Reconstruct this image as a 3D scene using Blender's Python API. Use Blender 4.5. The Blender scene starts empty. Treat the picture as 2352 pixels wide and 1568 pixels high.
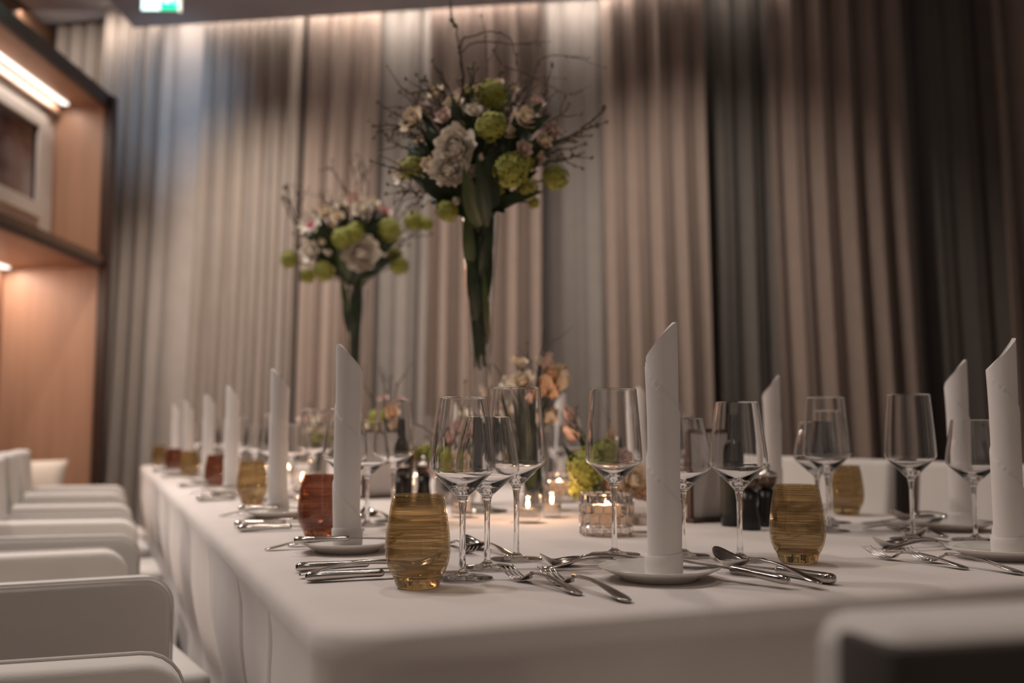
import bpy, bmesh, math, random
from mathutils import Vector, Matrix
R = math.radians
PI = math.pi
C = bpy.context.scene.collection
sc = bpy.context.scene

# ------------------------------------------------------------------ camera
F_PX, CX, CY, HOR = 2287.0, 1176.0, 784.0, 992.0      # focal length, centre and eye level in 2352x1568 pixels
EYE = 0.925
YAW = R(22.2)
PITCH = math.atan((HOR - CY) / F_PX)
cam = bpy.data.cameras.new('camera')
cam.lens = 35.0
cam.sensor_width = 36.0
cam.clip_start = 0.02
cam.dof.use_dof = True
cam.dof.focus_distance = 1.24
cam.dof.aperture_fstop = 3.1
cam_o = bpy.data.objects.new('camera', cam)
C.objects.link(cam_o)
cam_o.location = (0, 0, EYE)
cam_o.rotation_euler = (PI / 2 + PITCH, 0, -YAW)
sc.camera = cam_o
FWD = Vector((math.sin(YAW) * math.cos(PITCH), math.cos(YAW) * math.cos(PITCH), math.sin(PITCH)))
RGT = Vector((math.cos(YAW), -math.sin(YAW), 0))
UPV = RGT.cross(FWD)


def at(x, y, d):
    """place in the room that lies d metres in front of the eye on the sight line through (x, y)"""
    return Vector((0, 0, EYE)) + (FWD * F_PX + RGT * (x - CX) - UPV * (y - CY)) * (d / F_PX)


GF = Vector((math.sin(YAW), math.cos(YAW), 0))


def W(u, d, z):
    """room coordinates: u to the right of the eye, d ahead of it, z above the floor"""
    return Vector((0, 0, z)) + RGT * u + GF * d


# ------------------------------------------------------------------ world, light, exposure
world = bpy.data.worlds.new('world')
sc.world = world
world.use_nodes = True
bg = world.node_tree.nodes['Background']
bg.inputs[0].default_value = (1.0, 0.80, 0.68, 1)
bg.inputs[1].default_value = 0.118
sc.view_settings.view_transform = 'Standard'
sc.view_settings.look = 'None'
sc.view_settings.exposure = 0.0
sc.view_settings.gamma = 1.0
sc.view_settings.use_curve_mapping = False
cy = sc.cycles
cy.use_denoising = True
cy.max_bounces = 12
cy.transmission_bounces = 10
cy.transparent_max_bounces = 48
cy.glossy_bounces = 6
cy.diffuse_bounces = 3
cy.sample_clamp_indirect = 4.0
cy.caustics_refractive = True
cy.caustics_reflective = False
cy.blur_glossy = 0.5


def spot(name, loc, target, power, angle, color=(1, 0.86, 0.74), blend=0.7, radius=0.09):
    l = bpy.data.lights.new(name, 'SPOT')
    l.energy = power
    l.color = color
    l.spot_size = R(angle)
    l.spot_blend = blend
    l.shadow_soft_size = radius
    o = bpy.data.objects.new(name, l)
    C.objects.link(o)
    o.location = loc
    o.rotation_euler = (Vector(target) - Vector(loc)).to_track_quat('-Z', 'Y').to_euler()
    return o


def area(name, loc, direction, power, sx, sy, color=(1, 0.86, 0.74), xaxis=None):
    l = bpy.data.lights.new(name, 'AREA')
    l.shape = 'RECTANGLE'
    l.size = sx
    l.size_y = sy
    l.energy = power
    l.color = color
    o = bpy.data.objects.new(name, l)
    C.objects.link(o)
    z = -Vector(direction).normalized()
    x = Vector(xaxis or (1, 0, 0))
    x = (x - z * x.dot(z)).normalized()
    y = z.cross(x)
    o.matrix_world = Matrix.Translation(loc) @ Matrix((x, y, z)).transposed().to_4x4()
    return o


CEIL = 3.85
WARM = (1.0, 0.84, 0.71)
NEUT = (1.0, 0.90, 0.84)
# ceiling downlights over the left aisle and over the table, plus an added fill spot (sources sit just under the ceiling)
DOWN = [  # (x, y, target x, target y, power, angle)
    (-0.62, 3.9, 0.0, 3.5, 215, 84, NEUT),
    (-0.70, 5.0, 0.05, 4.7, 85, 80, NEUT),
    (-0.62, 2.45, 0.05, 2.0, 90, 84, NEUT),
    (-1.75, 2.3, 0.19, 1.75, 150, 70, NEUT),
    (0.95, 2.2, 0.95, 1.9, 55, 84, WARM),
    (0.90, 3.9, 0.85, 3.8, 105, 80, WARM),
    (0.60, -1.0, 0.60, 1.2, 56, 76, WARM),  # added fill spot behind the camera, brightens napkin fronts and front cloth drop
]
for i, (x, y, tx, ty, pw, an, col) in enumerate(DOWN):
    spot('downlight_and_fill_lamp', (x, y, CEIL - 0.03), (tx, ty, 0.6), pw, an, col)


def d_edge(u):
    return 6.607 - 0.143 * u


# light strip in the slot above the curtain, several lengths of tube
CUR = Vector((1.0, -0.143)).normalized()
CURV = (RGT * CUR.x + GF * CUR.y)
for u0, u1, pw in ((-2.68, -1.3, 5.5), (-1.3, -0.35, 5.5), (-0.35, 0.75, 6), (0.75, 1.8, 1.2)):
    um = (u0 + u1) / 2
    area('cove_strip_lamp', W(um, d_edge(um) + 0.05, CEIL + 0.16), GF * 0.35 + Vector((0, 0, -1)), pw, (u1 - u0), 0.05, WARM, CURV)
area('cove_strip_lamp', W(-3.15, 6.98, CEIL + 0.12), GF * 0.5 + Vector((0, 0, -1)), 5, 0.9, 0.05, WARM, CURV)
# wall washers on the left and middle of the curtain
for u, du, pw in ((-2.15, 0.25, 150), (-1.1, -0.7, 125), (0.15, -0.9, 100), (1.4, -0.9, 110)):
    spot('wall_washer_lamp', W(u + du, d_edge(u) - 1.3, CEIL - 0.03), W(u, d_edge(u), 1.3), pw, 90, WARM, 1.0, 0.08)
# cool emergency light under the exit sign
spot('emergency_lamp', at(372, 46, 6.15), at(395, 190, 7.05), 22, 70, (0.45, 0.70, 1.0), 1.0, 0.04)


# ------------------------------------------------------------------ materials
def nt(name):
    m = bpy.data.materials.new(name)
    m.use_nodes = True
    t = m.node_tree
    return m, t, t.nodes['Principled BSDF'], t.nodes['Material Output']


def lnk(t, a, ao, b, bi):
    t.links.new(a.outputs[ao], b.inputs[bi])


def pm(name, col, rough=0.6, metal=0.0, spec=0.5, noise=None, bump=None, sheen=0.0, emit=None, coords='Object'):
    """plain procedural material; noise = (scale, amount, stretch), bump = (scale, strength)"""
    m, t, b, o = nt(name)
    b.inputs['Base Color'].default_value = (*col, 1)
    b.inputs['Roughness'].default_value = rough
    b.inputs['Metallic'].default_value = metal
    b.inputs['Specular IOR Level'].default_value = spec
    if sheen:
        b.inputs['Sheen Weight'].default_value = sheen
        b.inputs['Sheen Roughness'].default_value = 0.5
    if emit:
        b.inputs['Emission Color'].default_value = (*emit[0], 1)
        b.inputs['Emission Strength'].default_value = emit[1]
    if noise or bump:
        tc = t.nodes.new('ShaderNodeTexCoord')
    if noise:
        mp = t.nodes.new('ShaderNodeMapping')
        mp.inputs['Scale'].default_value = noise[2] if len(noise) > 2 else (1, 1, 1)
        n = t.nodes.new('ShaderNodeTexNoise')
        n.inputs['Scale'].default_value = noise[0]
        n.inputs['Detail'].default_value = 5
        r = t.nodes.new('ShaderNodeMapRange')
        r.inputs['From Min'].default_value = 0.3
        r.inputs['From Max'].default_value = 0.7
        r.inputs['To Min'].default_value = 1 - noise[1]
        r.inputs['To Max'].default_value = 1 + noise[1]
        mx = t.nodes.new('ShaderNodeVectorMath')
        mx.operation = 'SCALE'
        mx.inputs[0].default_value = col
        lnk(t, tc, coords, mp, 0)
        lnk(t, mp, 0, n, 0)
        lnk(t, n, 0, r, 0)
        t.links.new(r.outputs[0], mx.inputs['Scale'])
        lnk(t, mx, 0, b, 0)
    if bump:
        n2 = t.nodes.new('ShaderNodeTexNoise')
        n2.inputs['Scale'].default_value = bump[0]
        n2.inputs['Detail'].default_value = 3
        bp = t.nodes.new('ShaderNodeBump')
        bp.inputs['Strength'].default_value = bump[1]
        bp.inputs['Distance'].default_value = 0.002
        lnk(t, tc, coords, n2, 0)
        lnk(t, n2, 0, bp, 'Height')
        lnk(t, bp, 0, b, 'Normal')
    return m


def thin_glass(name, tint=(0.97, 0.97, 0.965), streak=None, gloss=0.03, edge=None, wavy=0):
    """thin clear glass: lets light straight through, mirrors more towards grazing angles"""
    m, t, b, o = nt(name)
    t.nodes.remove(b)
    tr = t.nodes.new('ShaderNodeBsdfTransparent')
    tr.inputs[0].default_value = (*tint, 1)
    gl = t.nodes.new('ShaderNodeBsdfGlossy')
    gl.inputs['Roughness'].default_value = gloss
    gl.inputs[0].default_value = (1, 1, 1, 1)
    lw = t.nodes.new('ShaderNodeLayerWeight')
    lw.inputs[0].default_value = 0.5
    pw = t.nodes.new('ShaderNodeMath')
    pw.operation = 'POWER'
    pw.inputs[1].default_value = 5.0
    ml = t.nodes.new('ShaderNodeMath')
    ml.operation = 'MULTIPLY_ADD'
    ml.inputs[1].default_value = 0.80
    ml.inputs[2].default_value = 0.045
    mix = t.nodes.new('ShaderNodeMixShader')
    lnk(t, lw, 'Facing', pw, 0)
    lnk(t, pw, 0, ml, 0)
    lnk(t, ml, 0, mix, 0)
    base = tr
    tc = t.nodes.new('ShaderNodeTexCoord')
    if edge:                                       # glass is darker where the sight line runs along the wall
        e2 = t.nodes.new('ShaderNodeMath')
        e2.operation = 'POWER'
        e2.inputs[1].default_value = edge[1]
        cm = t.nodes.new('ShaderNodeMix')
        cm.data_type = 'RGBA'
        cm.inputs['A'].default_value = (*tint, 1)
        cm.inputs['B'].default_value = (*edge[0], 1)
        lnk(t, lw, 'Facing', e2, 0)
        lnk(t, e2, 0, cm, 'Factor')
        t.links.new(cm.outputs['Result'], tr.inputs[0])
    if streak:                                     # brushed painted lines running round the glass
        mp = t.nodes.new('ShaderNodeMapping')
        mp.inputs['Scale'].default_value = (5, 5, 520)
        n = t.nodes.new('ShaderNodeTexNoise')
        n.inputs['Scale'].default_value = 1.0
        n.inputs['Detail'].default_value = 3
        rr = t.nodes.new('ShaderNodeMapRange')
        rr.inputs['From Min'].default_value = 0.40
        rr.inputs['From Max'].default_value = 0.66
        rr.inputs['To Min'].default_value = streak[2]
        rr.inputs['To Max'].default_value = streak[3]
        df = t.nodes.new('ShaderNodeBsdfDiffuse')
        df.inputs[0].default_value = (*streak[0], 1)
        tl = t.nodes.new('ShaderNodeBsdfTranslucent')
        tl.inputs[0].default_value = (*streak[1], 1)
        ms = t.nodes.new('ShaderNodeMixShader')
        ms.inputs[0].default_value = 0.72
        mz = t.nodes.new('ShaderNodeMixShader')
        lnk(t, tc, 'Object', mp, 0)
        lnk(t, mp, 0, n, 0)
        lnk(t, n, 0, rr, 0)
        lnk(t, df, 0, ms, 1)
        lnk(t, tl, 0, ms, 2)
        lnk(t, rr, 0, mz, 0)
        lnk(t, tr, 0, mz, 1)
        lnk(t, ms, 0, mz, 2)
        base = mz
    if wavy:
        nz = t.nodes.new('ShaderNodeTexNoise')
        nz.inputs['Scale'].default_value = 60
        bp = t.nodes.new('ShaderNodeBump')
        bp.inputs['Strength'].default_value = wavy
        bp.inputs['Distance'].default_value = 0.002
        lnk(t, tc, 'Object', nz, 0)
        lnk(t, nz, 0, bp, 'Height')
        lnk(t, bp, 0, gl, 'Normal')
    t.links.new(base.outputs[0], mix.inputs[1])
    lnk(t, gl, 0, mix, 2)
    lnk(t, mix, 0, o, 0)
    return m


def real_glass(name, col=(1, 1, 1), rough=0.0, ior=1.5):
    m, t, b, o = nt(name)
    b.inputs['Base Color'].default_value = (*col, 1)
    b.inputs['Roughness'].default_value = rough
    b.inputs['IOR'].default_value = ior
    b.inputs['Transmission Weight'].default_value = 1.0
    return m


def cloth_mat(name, col, trans=0.0, weave=900, bstr=0.15, rough=0.85, sheen=0.2, vstreak=0.0):
    m = pm(name, col, rough, 0, 0.2, noise=(9, 0.035), bump=(weave, bstr), sheen=sheen)
    t = m.node_tree
    b = t.nodes['Principled BSDF']
    o = t.nodes['Material Output']
    if trans:
        tl = t.nodes.new('ShaderNodeBsdfTranslucent')
        tl.inputs[0].default_value = (*col, 1)
        mx = t.nodes.new('ShaderNodeMixShader')
        mx.inputs[0].default_value = trans
        lnk(t, b, 0, mx, 1)
        lnk(t, tl, 0, mx, 2)
        lnk(t, mx, 0, o, 0)
    return m


def emission(name, col, s):
    m, t, b, o = nt(name)
    t.nodes.remove(b)
    e = t.nodes.new('ShaderNodeEmission')
    e.inputs[0].default_value = (*col, 1)
    e.inputs[1].default_value = s
    lnk(t, e, 0, o, 0)
    return m


def wood_mat(name, col, rough=0.45, scale=3.0, amt=0.10):
    return pm(name, col, rough, 0, 0.4, noise=(scale, amt, (6, 6, 0.35)), bump=None)


M = {
    'tablecloth': cloth_mat('white_linen', (0.73, 0.665, 0.63), weave=700, bstr=0.12),
    'napkin': cloth_mat('napkin_linen', (0.88, 0.825, 0.79), trans=0.12, weave=1400, bstr=0.18),
    'slipcover': cloth_mat('slipcover_cotton', (0.66, 0.62, 0.585), weave=500, bstr=0.2),
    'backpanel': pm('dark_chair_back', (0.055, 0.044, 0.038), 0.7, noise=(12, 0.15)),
    'piping': cloth_mat('slipcover_piping', (0.66, 0.62, 0.585), weave=500),
    'beige': cloth_mat('beige_curtain', (0.43, 0.35, 0.308), weave=300, sheen=0.3),
    'pale': cloth_mat('pale_curtain', (0.68, 0.62, 0.585), weave=300, sheen=0.2),
    'sand': cloth_mat('sand_curtain', (0.465, 0.410, 0.372), weave=300, sheen=0.2),
    'grey': cloth_mat('grey_curtain', (0.36, 0.335, 0.32), weave=300, sheen=0.15),
    'darkgrey': cloth_mat('dark_grey_curtain', (0.22, 0.205, 0.19), weave=300, sheen=0.1),
    'steel': pm('polished_steel', (0.56, 0.53, 0.50), 0.16, 1.0, noise=(30, 0.05)),
    'blade': pm('satin_steel', (0.50, 0.475, 0.45), 0.27, 1.0, noise=(40, 0.05)),
    'china': pm('white_china', (0.74, 0.70, 0.66), 0.14, 0, 0.5, noise=(6, 0.02)),
    'crystal': real_glass('wine_glass_wall'),
    'stemglass': real_glass('solid_glass'),
    'vaseglass': real_glass('vase_glass'),
    'votiveglass': thin_glass('votive_glass', (0.95, 0.94, 0.93), gloss=0.04, edge=((0.6, 0.57, 0.55), 4.0), wavy=0.35),
    'facet': real_glass('cut_crystal', (1, 0.985, 0.97), 0.01),
    'amber': thin_glass('amber_brushed_glass', (0.88, 0.80, 0.655), ((0.20, 0.15, 0.08), (0.44, 0.34, 0.195), 0.04, 0.56), edge=((0.60, 0.46, 0.26), 5.0)),
    'copper': thin_glass('copper_brushed_glass', (0.77, 0.60, 0.52), ((0.15, 0.07, 0.048), (0.36, 0.18, 0.12), 0.06, 0.60), edge=((0.50, 0.26, 0.17), 5.0)),
    'amber_base': real_glass('amber_glass', (0.72, 0.54, 0.27), 0.0, 1.5),
    'copper_base': real_glass('copper_glass', (0.52, 0.22, 0.12), 0.0, 1.5),
    'wood': wood_mat('cherry_veneer', (0.37, 0.215, 0.145), 0.42),
    'wood_dark': wood_mat('dark_walnut', (0.040, 0.020, 0.014), 0.4),
    'wood_mid': wood_mat('brown_panel', (0.17, 0.095, 0.06), 0.5),
    'niche': pm('niche_fabric', (0.60, 0.55, 0.51), 0.85, noise=(8, 0.04)),
    'mat_white': pm('picture_mount', (0.70, 0.66, 0.62), 0.6, noise=(20, 0.02)),
    'frame_silver': pm('pale_frame', (0.62, 0.58, 0.54), 0.45, noise=(25, 0.04)),
    'black': pm('black_plastic', (0.012, 0.010, 0.009), 0.35, noise=(60, 0.1)),
    'oil': pm('dark_bottle_glass', (0.014, 0.013, 0.008), 0.08, noise=(30, 0.2)),
    'label': pm('bottle_label', (0.045, 0.042, 0.03), 0.5, noise=(60, 0.15)),
    'labelprint': pm('label_print', (0.16, 0.15, 0.13), 0.5, noise=(60, 0.1)),
    'mill_glass': thin_glass('mill_glass', (0.60, 0.52, 0.46), gloss=0.05),
    'frame_wood': wood_mat('menu_frame_wood', (0.075, 0.035, 0.025), 0.4),
    'paper': pm('menu_paper', (0.66, 0.61, 0.58), 0.8, noise=(30, 0.02)),
    'wax': cloth_mat('candle_wax', (0.97, 0.84, 0.70), trans=0.55, weave=60, bstr=0.02, rough=0.5, sheen=0),
    'tin': pm('tealight_tin', (0.7, 0.66, 0.62), 0.3, 1.0, noise=(40, 0.05)),
    'flame': emission('candle_flame', (1.0, 0.74, 0.48), 22),
    'wick': pm('wick', (0.02, 0.015, 0.01), 0.9, noise=(40, 0.1)),
    'led': emission('light_strip', (1.0, 0.88, 0.78), 2.5),
    'led2': emission('light_strip_low', (1.0, 0.84, 0.72), 2.5),
    'cream': pm('cream_petals', (0.86, 0.73, 0.57), 0.6, noise=(40, 0.10)),
    'white_petal': pm('white_petals', (0.86, 0.78, 0.67), 0.6, noise=(40, 0.08)),
    'peach': pm('peach_petals', (0.80, 0.55, 0.36), 0.6, noise=(40, 0.10)),
    'blush': pm('blush_petals', (0.74, 0.56, 0.50), 0.6, noise=(40, 0.10)),
    'pink': pm('pink_centre', (0.55, 0.05, 0.12), 0.6, noise=(60, 0.2)),
    'viburnum': pm('lime_florets', (0.34, 0.345, 0.065), 0.7, noise=(60, 0.25)),
    'leaf': pm('dark_leaf', (0.020, 0.036, 0.015), 0.45, noise=(25, 0.3)),
    'leaf_light': pm('tulip_leaf', (0.060, 0.082, 0.028), 0.45, noise=(25, 0.25)),
    'stem': pm('flower_stem', (0.055, 0.075, 0.022), 0.55, noise=(40, 0.3)),
    'twig': pm('brown_twig', (0.050, 0.032, 0.024), 0.8, noise=(60, 0.3)),
    'bud': pm('twig_bud', (0.16, 0.13, 0.075), 0.8, noise=(60, 0.3)),
    'floor': pm('brown_carpet', (0.085, 0.060, 0.048), 0.95, noise=(14, 0.2), bump=(300, 0.3)),
    'ceiling': pm('ceiling_plaster', (0.50, 0.50, 0.56), 0.9, noise=(4, 0.03)),
    'backwall': pm('wall_behind_curtain', (0.12, 0.10, 0.09), 0.9, noise=(4, 0.05)),
    'trim_ring': pm('downlight_ring', (0.7, 0.68, 0.66), 0.4, noise=(20, 0.02)),
    'sign_green': emission('exit_sign_green', (0.02, 0.80, 0.42), 1.6),
    'sign_white': emission('exit_sign_white', (0.72, 1.0, 0.95), 2.6),
    'sign_case': pm('exit_sign_case', (0.45, 0.50, 0.50), 0.5, noise=(20, 0.03)),
    'cushion': cloth_mat('cushion_cotton', (0.74, 0.68, 0.62), weave=500),
    'lampglow': emission('downlight_glow', (1.0, 0.88, 0.76), 6),
}



# ------------------------------------------------------------------ mesh helpers
def mesh(name, verts, faces, smooth=True, sharp=None):
    me = bpy.data.meshes.new(name)
    me.from_pydata([tuple(v) for v in verts], [], faces)
    if smooth:
        me.polygons.foreach_set('use_smooth', [True] * len(me.polygons))
        if sharp:
            me.set_sharp_from_angle(angle=R(sharp))
    me.update()
    return me


def obj(name, me, mat, parent=None, loc=None, rot=None):
    if isinstance(me, bmesh.types.BMesh):
        b = me
        me = bpy.data.meshes.new(name)
        b.to_mesh(me)
        b.free()
        me.polygons.foreach_set('use_smooth', [True] * len(me.polygons))
        me.set_sharp_from_angle(angle=R(38))
    if mat is not None and not me.materials:
        me.materials.append(M[mat] if isinstance(mat, str) else mat)
    o = bpy.data.objects.new(name, me)
    C.objects.link(o)
    if parent:
        o.parent = parent
    if loc is not None:
        o.location = loc
    if rot is not None:
        o.rotation_euler = rot
    return o


def tag(o, label=None, cat=None, group=None, kind=None):
    if label:
        o['label'] = label
    if cat:
        o['category'] = cat
    if group:
        o['group'] = group
    if kind:
        o['kind'] = kind
    return o


def thing(name, label, cat, loc=(0, 0, 0), rz=0.0, group=None):
    o = bpy.data.objects.new(name, None)
    o.empty_display_size = 0.05
    C.objects.link(o)
    o.location = loc
    o.rotation_euler = (0, 0, rz)
    return tag(o, label, cat, group)


def lathe(prof, n=48, close=False):
    """turn a profile of (r, z) about the z axis"""
    vs, fs, rings = [], [], []
    for r, z in prof:
        if r < 1e-6:
            rings.append([len(vs)])
            vs.append((0, 0, z))
        else:
            rings.append(list(range(len(vs), len(vs) + n)))
            for i in range(n):
                a = 2 * PI * i / n
                vs.append((r * math.cos(a), r * math.sin(a), z))
    pairs = list(zip(rings, rings[1:]))
    if close:
        pairs.append((rings[-1], rings[0]))
    for A, B in pairs:
        for i in range(n):
            j = (i + 1) % n
            if len(A) == 1 and len(B) == 1:
                continue
            if len(A) == 1:
                fs.append((A[0], B[j], B[i]))
            elif len(B) == 1:
                fs.append((A[i], A[j], B[0]))
            else:
                fs.append((A[i], A[j], B[j], B[i]))
    return vs, fs


def tube(pts, rad, n=8, cap=True):
    """sweep a circle along a polyline; rad is a number or one radius per point"""
    pts = [Vector(p) for p in pts]
    if not isinstance(rad, (list, tuple)):
        rad = [rad] * len(pts)
    vs, fs = [], []
    up = Vector((0.13, 0.21, 0.97)).normalized()
    prev = None
    for k, p in enumerate(pts):
        t = (pts[min(k + 1, len(pts) - 1)] - pts[max(k - 1, 0)]).normalized()
        s = t.cross(prev if prev is not None else up)
        if s.length < 1e-4:
            s = t.cross(Vector((1, 0, 0)))
        s.normalize()
        b = s.cross(t)
        prev = b
        for i in range(n):
            a = 2 * PI * i / n
            vs.append(p + (s * math.cos(a) + b * math.sin(a)) * rad[k])
    for k in range(len(pts) - 1):
        for i in range(n):
            j = (i + 1) % n
            fs.append((k * n + i, k * n + j, (k + 1) * n + j, (k + 1) * n + i))
    if cap:
        fs.append(tuple(range(n - 1, -1, -1)))
        fs.append(tuple((len(pts) - 1) * n + i for i in range(n)))
    return vs, fs


def join(*parts):
    vs, fs = [], []
    for v, f in parts:
        o = len(vs)
        vs += list(v)
        fs += [tuple(i + o for i in q) for q in f]
    return vs, fs


def box_bm(x0, x1, y0, y1, z0, z1, bev=0.0, seg=2, bm=None):
    b = bmesh.new()
    bmesh.ops.create_cube(b, size=1)
    for v in b.verts:
        v.co = Vector(((x0 + x1) / 2 + v.co.x * (x1 - x0), (y0 + y1) / 2 + v.co.y * (y1 - y0), (z0 + z1) / 2 + v.co.z * (z1 - z0)))
    if bev:
        bmesh.ops.bevel(b, geom=list(b.edges), offset=bev, segments=seg, profile=0.5, affect='EDGES')
    return b


def prism_bm(outline, t0, t1, bev=0.0, seg=2, axis='y'):
    """outline in (a, z) pushed out along y from t0 to t1"""
    b = bmesh.new()
    A = [b.verts.new((p[0], t0, p[1])) for p in outline]
    B = [b.verts.new((p[0], t1, p[1])) for p in outline]
    n = len(outline)
    b.faces.new(A)
    b.faces.new(list(reversed(B)))
    for i in range(n):
        j = (i + 1) % n
        b.faces.new((A[j], A[i], B[i], B[j]))
    bmesh.ops.recalc_face_normals(b, faces=list(b.faces))
    if bev:
        es = [e for e in b.edges if e.calc_face_angle(0) > R(50)]
        bmesh.ops.bevel(b, geom=es, offset=bev, segments=seg, profile=0.5, affect='EDGES')
    return b


def quad_box(pts8):
    """closed box from 8 corner points: bottom 4 then top 4, same order"""
    f = [(0, 3, 2, 1), (4, 5, 6, 7), (0, 1, 5, 4), (1, 2, 6, 5), (2, 3, 7, 6), (3, 0, 4, 7)]
    return [tuple(p) for p in pts8], f


def wbox(name, u0, u1, d0, d1, z0, z1, mat, parent=None, origin=None):
    p = [W(u0, d0, z0), W(u1, d0, z0), W(u1, d1, z0), W(u0, d1, z0), W(u0, d0, z1), W(u1, d0, z1), W(u1, d1, z1), W(u0, d1, z1)]
    if origin is not None:
        p = [q - Vector(origin) for q in p]
    v, f = quad_box(p)
    return obj(name, mesh(name, v, f, smooth=False), mat, parent)


def copy_tree(o, parent=None):
    c = o.copy()
    C.objects.link(c)
    if parent:
        c.parent = parent
    for ch in list(o.children):
        copy_tree(ch, c)
    return c


# ------------------------------------------------------------------ the room
TAB = 0.75
tag(obj('floor', mesh('floor', [W(-6, -2, 0), W(5, -2, 0), W(5, 9.2, 0), W(-6, 9.2, 0)], [(0, 1, 2, 3)], False), 'floor'),
    'dark brown carpeted floor of the dining room', kind='structure')
# ceiling slab, with a free edge in front of the curtain slot
uL, uR = -2.745, 4.2
cp = [(uL, -1.5), (uR, -1.5), (uR, d_edge(uR)), (uL, d_edge(uL))]
v, f = quad_box([W(u, d, CEIL) for u, d in cp] + [W(u, d, CEIL + 0.10) for u, d in cp])
tag(obj('ceiling', mesh('ceiling', v, f, False), 'ceiling'), 'greyish plaster ceiling ending short of the curtains', kind='structure')
v, f = quad_box([W(u, d, 4.06) for u, d in ((-4.6, -1.5), (uL - 0.06, -1.5), (uL - 0.06, 7.28), (-4.6, 7.62))] +
                [W(u, d, 4.14) for u, d in ((-4.6, -1.5), (uL - 0.06, -1.5), (uL - 0.06, 7.28), (-4.6, 7.62))])
tag(obj('ceiling', mesh('ceiling', v, f, False), 'ceiling'), 'higher strip of ceiling over the wood panelled wall', kind='structure')
v, f = quad_box([W(u, d, CEIL + 0.45) for u, d in ((-4.8, 6.0), (4.4, 5.6), (4.4, 6.9), (-4.8, 8.6))] +
                [W(u, d, CEIL + 0.5) for u, d in ((-4.8, 6.0), (4.4, 5.6), (4.4, 6.9), (-4.8, 8.6))])
tag(obj('ceiling', mesh('ceiling', v, f, False), 'ceiling'), 'top of the slot the curtains hang in', kind='structure')
v, f = quad_box([W(-4.8, 8.35, 0), W(4.4, 6.75, 0), W(4.4, 6.85, 0), W(-4.8, 8.5, 0),
                 W(-4.8, 8.35, CEIL + .45), W(4.4, 6.75, CEIL + .45), W(4.4, 6.85, CEIL + .45), W(-4.8, 8.5, CEIL + .45)])
tag(obj('wall_back', mesh('wall_back', v, f, False), 'backwall'), 'dark wall hidden behind the long curtains', kind='structure')
tag(wbox('wall_left', -3.75, -3.6, -1.0, 8.0, 0, 4.06, 'wood_mid'), 'brown wood panelled wall on the left', kind='structure')

# ------------------------------------------------------------------ curtains
CTOP = CEIL + 0.38


def u_of(px, d):
    return (px - CX) / F_PX * d


def curtain(px0, px1, mat, label, period=0.12, amp=0.045, back=0.12, seed=0, irregular=0.25, shape=0.3):
    rnd = random.Random(seed)
    d0 = d_edge(u_of(px0, 7.0)) + back
    d1 = d_edge(u_of(px1, 6.3)) + back
    u0, u1 = u_of(px0, d0), u_of(px1, d1)
    n = max(24, int((u1 - u0) / 0.009))
    nz = 10
    ph = rnd.uniform(0, 6.28)
    w = [(rnd.uniform(0.6, 1.6), rnd.uniform(0, 6.28), rnd.uniform(0.5, 1)) for _ in range(4)]
    vs, fs = [], []
    for k in range(nz + 1):
        z = CTOP * (1 - k / nz) + 0.02 * (k / nz)
        fl = 1 + 0.040 * (k / nz)
        for i in range(n + 1):
            u = u0 + (u1 - u0) * i / n
            s = u - u0
            warp = sum(a[2] * math.sin(a[0] * 2.1 * s / period / 4 + a[1]) for a in w) * irregular * 2.2
            p = 2 * PI * s / period + ph + warp + 0.25 * math.sin(k * 0.5 + w[0][1])
            am = amp * (1 + irregular * math.sin(1.3 * s / period + w[1][1])) * (0.82 + 0.18 * k / nz)
            off = am * (math.sin(p) + shape * math.sin(2 * p + 0.8) + 0.12 * math.sin(3 * p + w[2][1]))
            side = 0.30 * am * math.sin(2 * p)
            uu = (u + side - 0.15) * fl + 0.15
            vs.append(W(uu, d_edge(u) + back - off, z))
    for k in range(nz):
        for i in range(n):
            a = k * (n + 1) + i
            fs.append((a, a + n + 1, a + n + 2, a + 1))
    o = obj('curtain_panel', mesh('curtain_panel', vs, fs), mat)
    return tag(o, label, 'curtain', 'floor-length curtain panels along the far wall')


curtain(95, 225, 'sand', 'pleated sand curtain panel half hidden behind the wooden niche', 0.125, 0.06, 0.45, 1, 0.15)
curtain(212, 348, 'sand', 'narrow pleated sand curtain panel directly beside the wooden niche', 0.112, 0.062, 0.14, 2, 0.15)
curtain(352, 452, 'pale', 'flat pale curtain panel below the exit sign', 0.21, 0.013, 0.26, 3, 0.5)
curtain(455, 687, 'sand', 'regularly pleated sand curtain panel left of the small bouquet', 0.128, 0.070, 0.12, 4, 0.12)
curtain(695, 862, 'beige', 'softly folded beige curtain panel behind the small bouquet', 0.20, 0.040, 0.14, 15, 0.5)
curtain(845, 1010, 'grey', 'greyish curtain panel between the two tall bouquets', 0.15, 0.028, 0.24, 6, 0.6)
curtain(992, 1240, 'beige', 'pinkish beige curtain panel behind the tall bouquet', 0.15, 0.058, 0.10, 7, 0.45)
curtain(1225, 1395, 'grey', 'greyish curtain panel just right of the tall bouquet', 0.14, 0.030, 0.24, 8, 0.6)
curtain(1380, 1618, 'beige', 'pinkish beige curtain panel behind the nearest standing napkin', 0.135, 0.066, 0.10, 9, 0.35)
curtain(1602, 1800, 'darkgrey', 'dark grey curtain panel with a slim light fold', 0.20, 0.045, 0.24, 10, 0.6)
curtain(1780, 2092, 'beige', 'broad brown beige curtain panel right of centre', 0.17, 0.066, 0.10, 11, 0.5)
curtain(2074, 2330, 'darkgrey', 'darkest grey curtain panel near the right picture edge', 0.22, 0.045, 0.24, 12, 0.6)
curtain(2310, 2620, 'beige', 'brown curtain panel cut by the right picture edge', 0.18, 0.06, 0.10, 13, 0.5)

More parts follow.
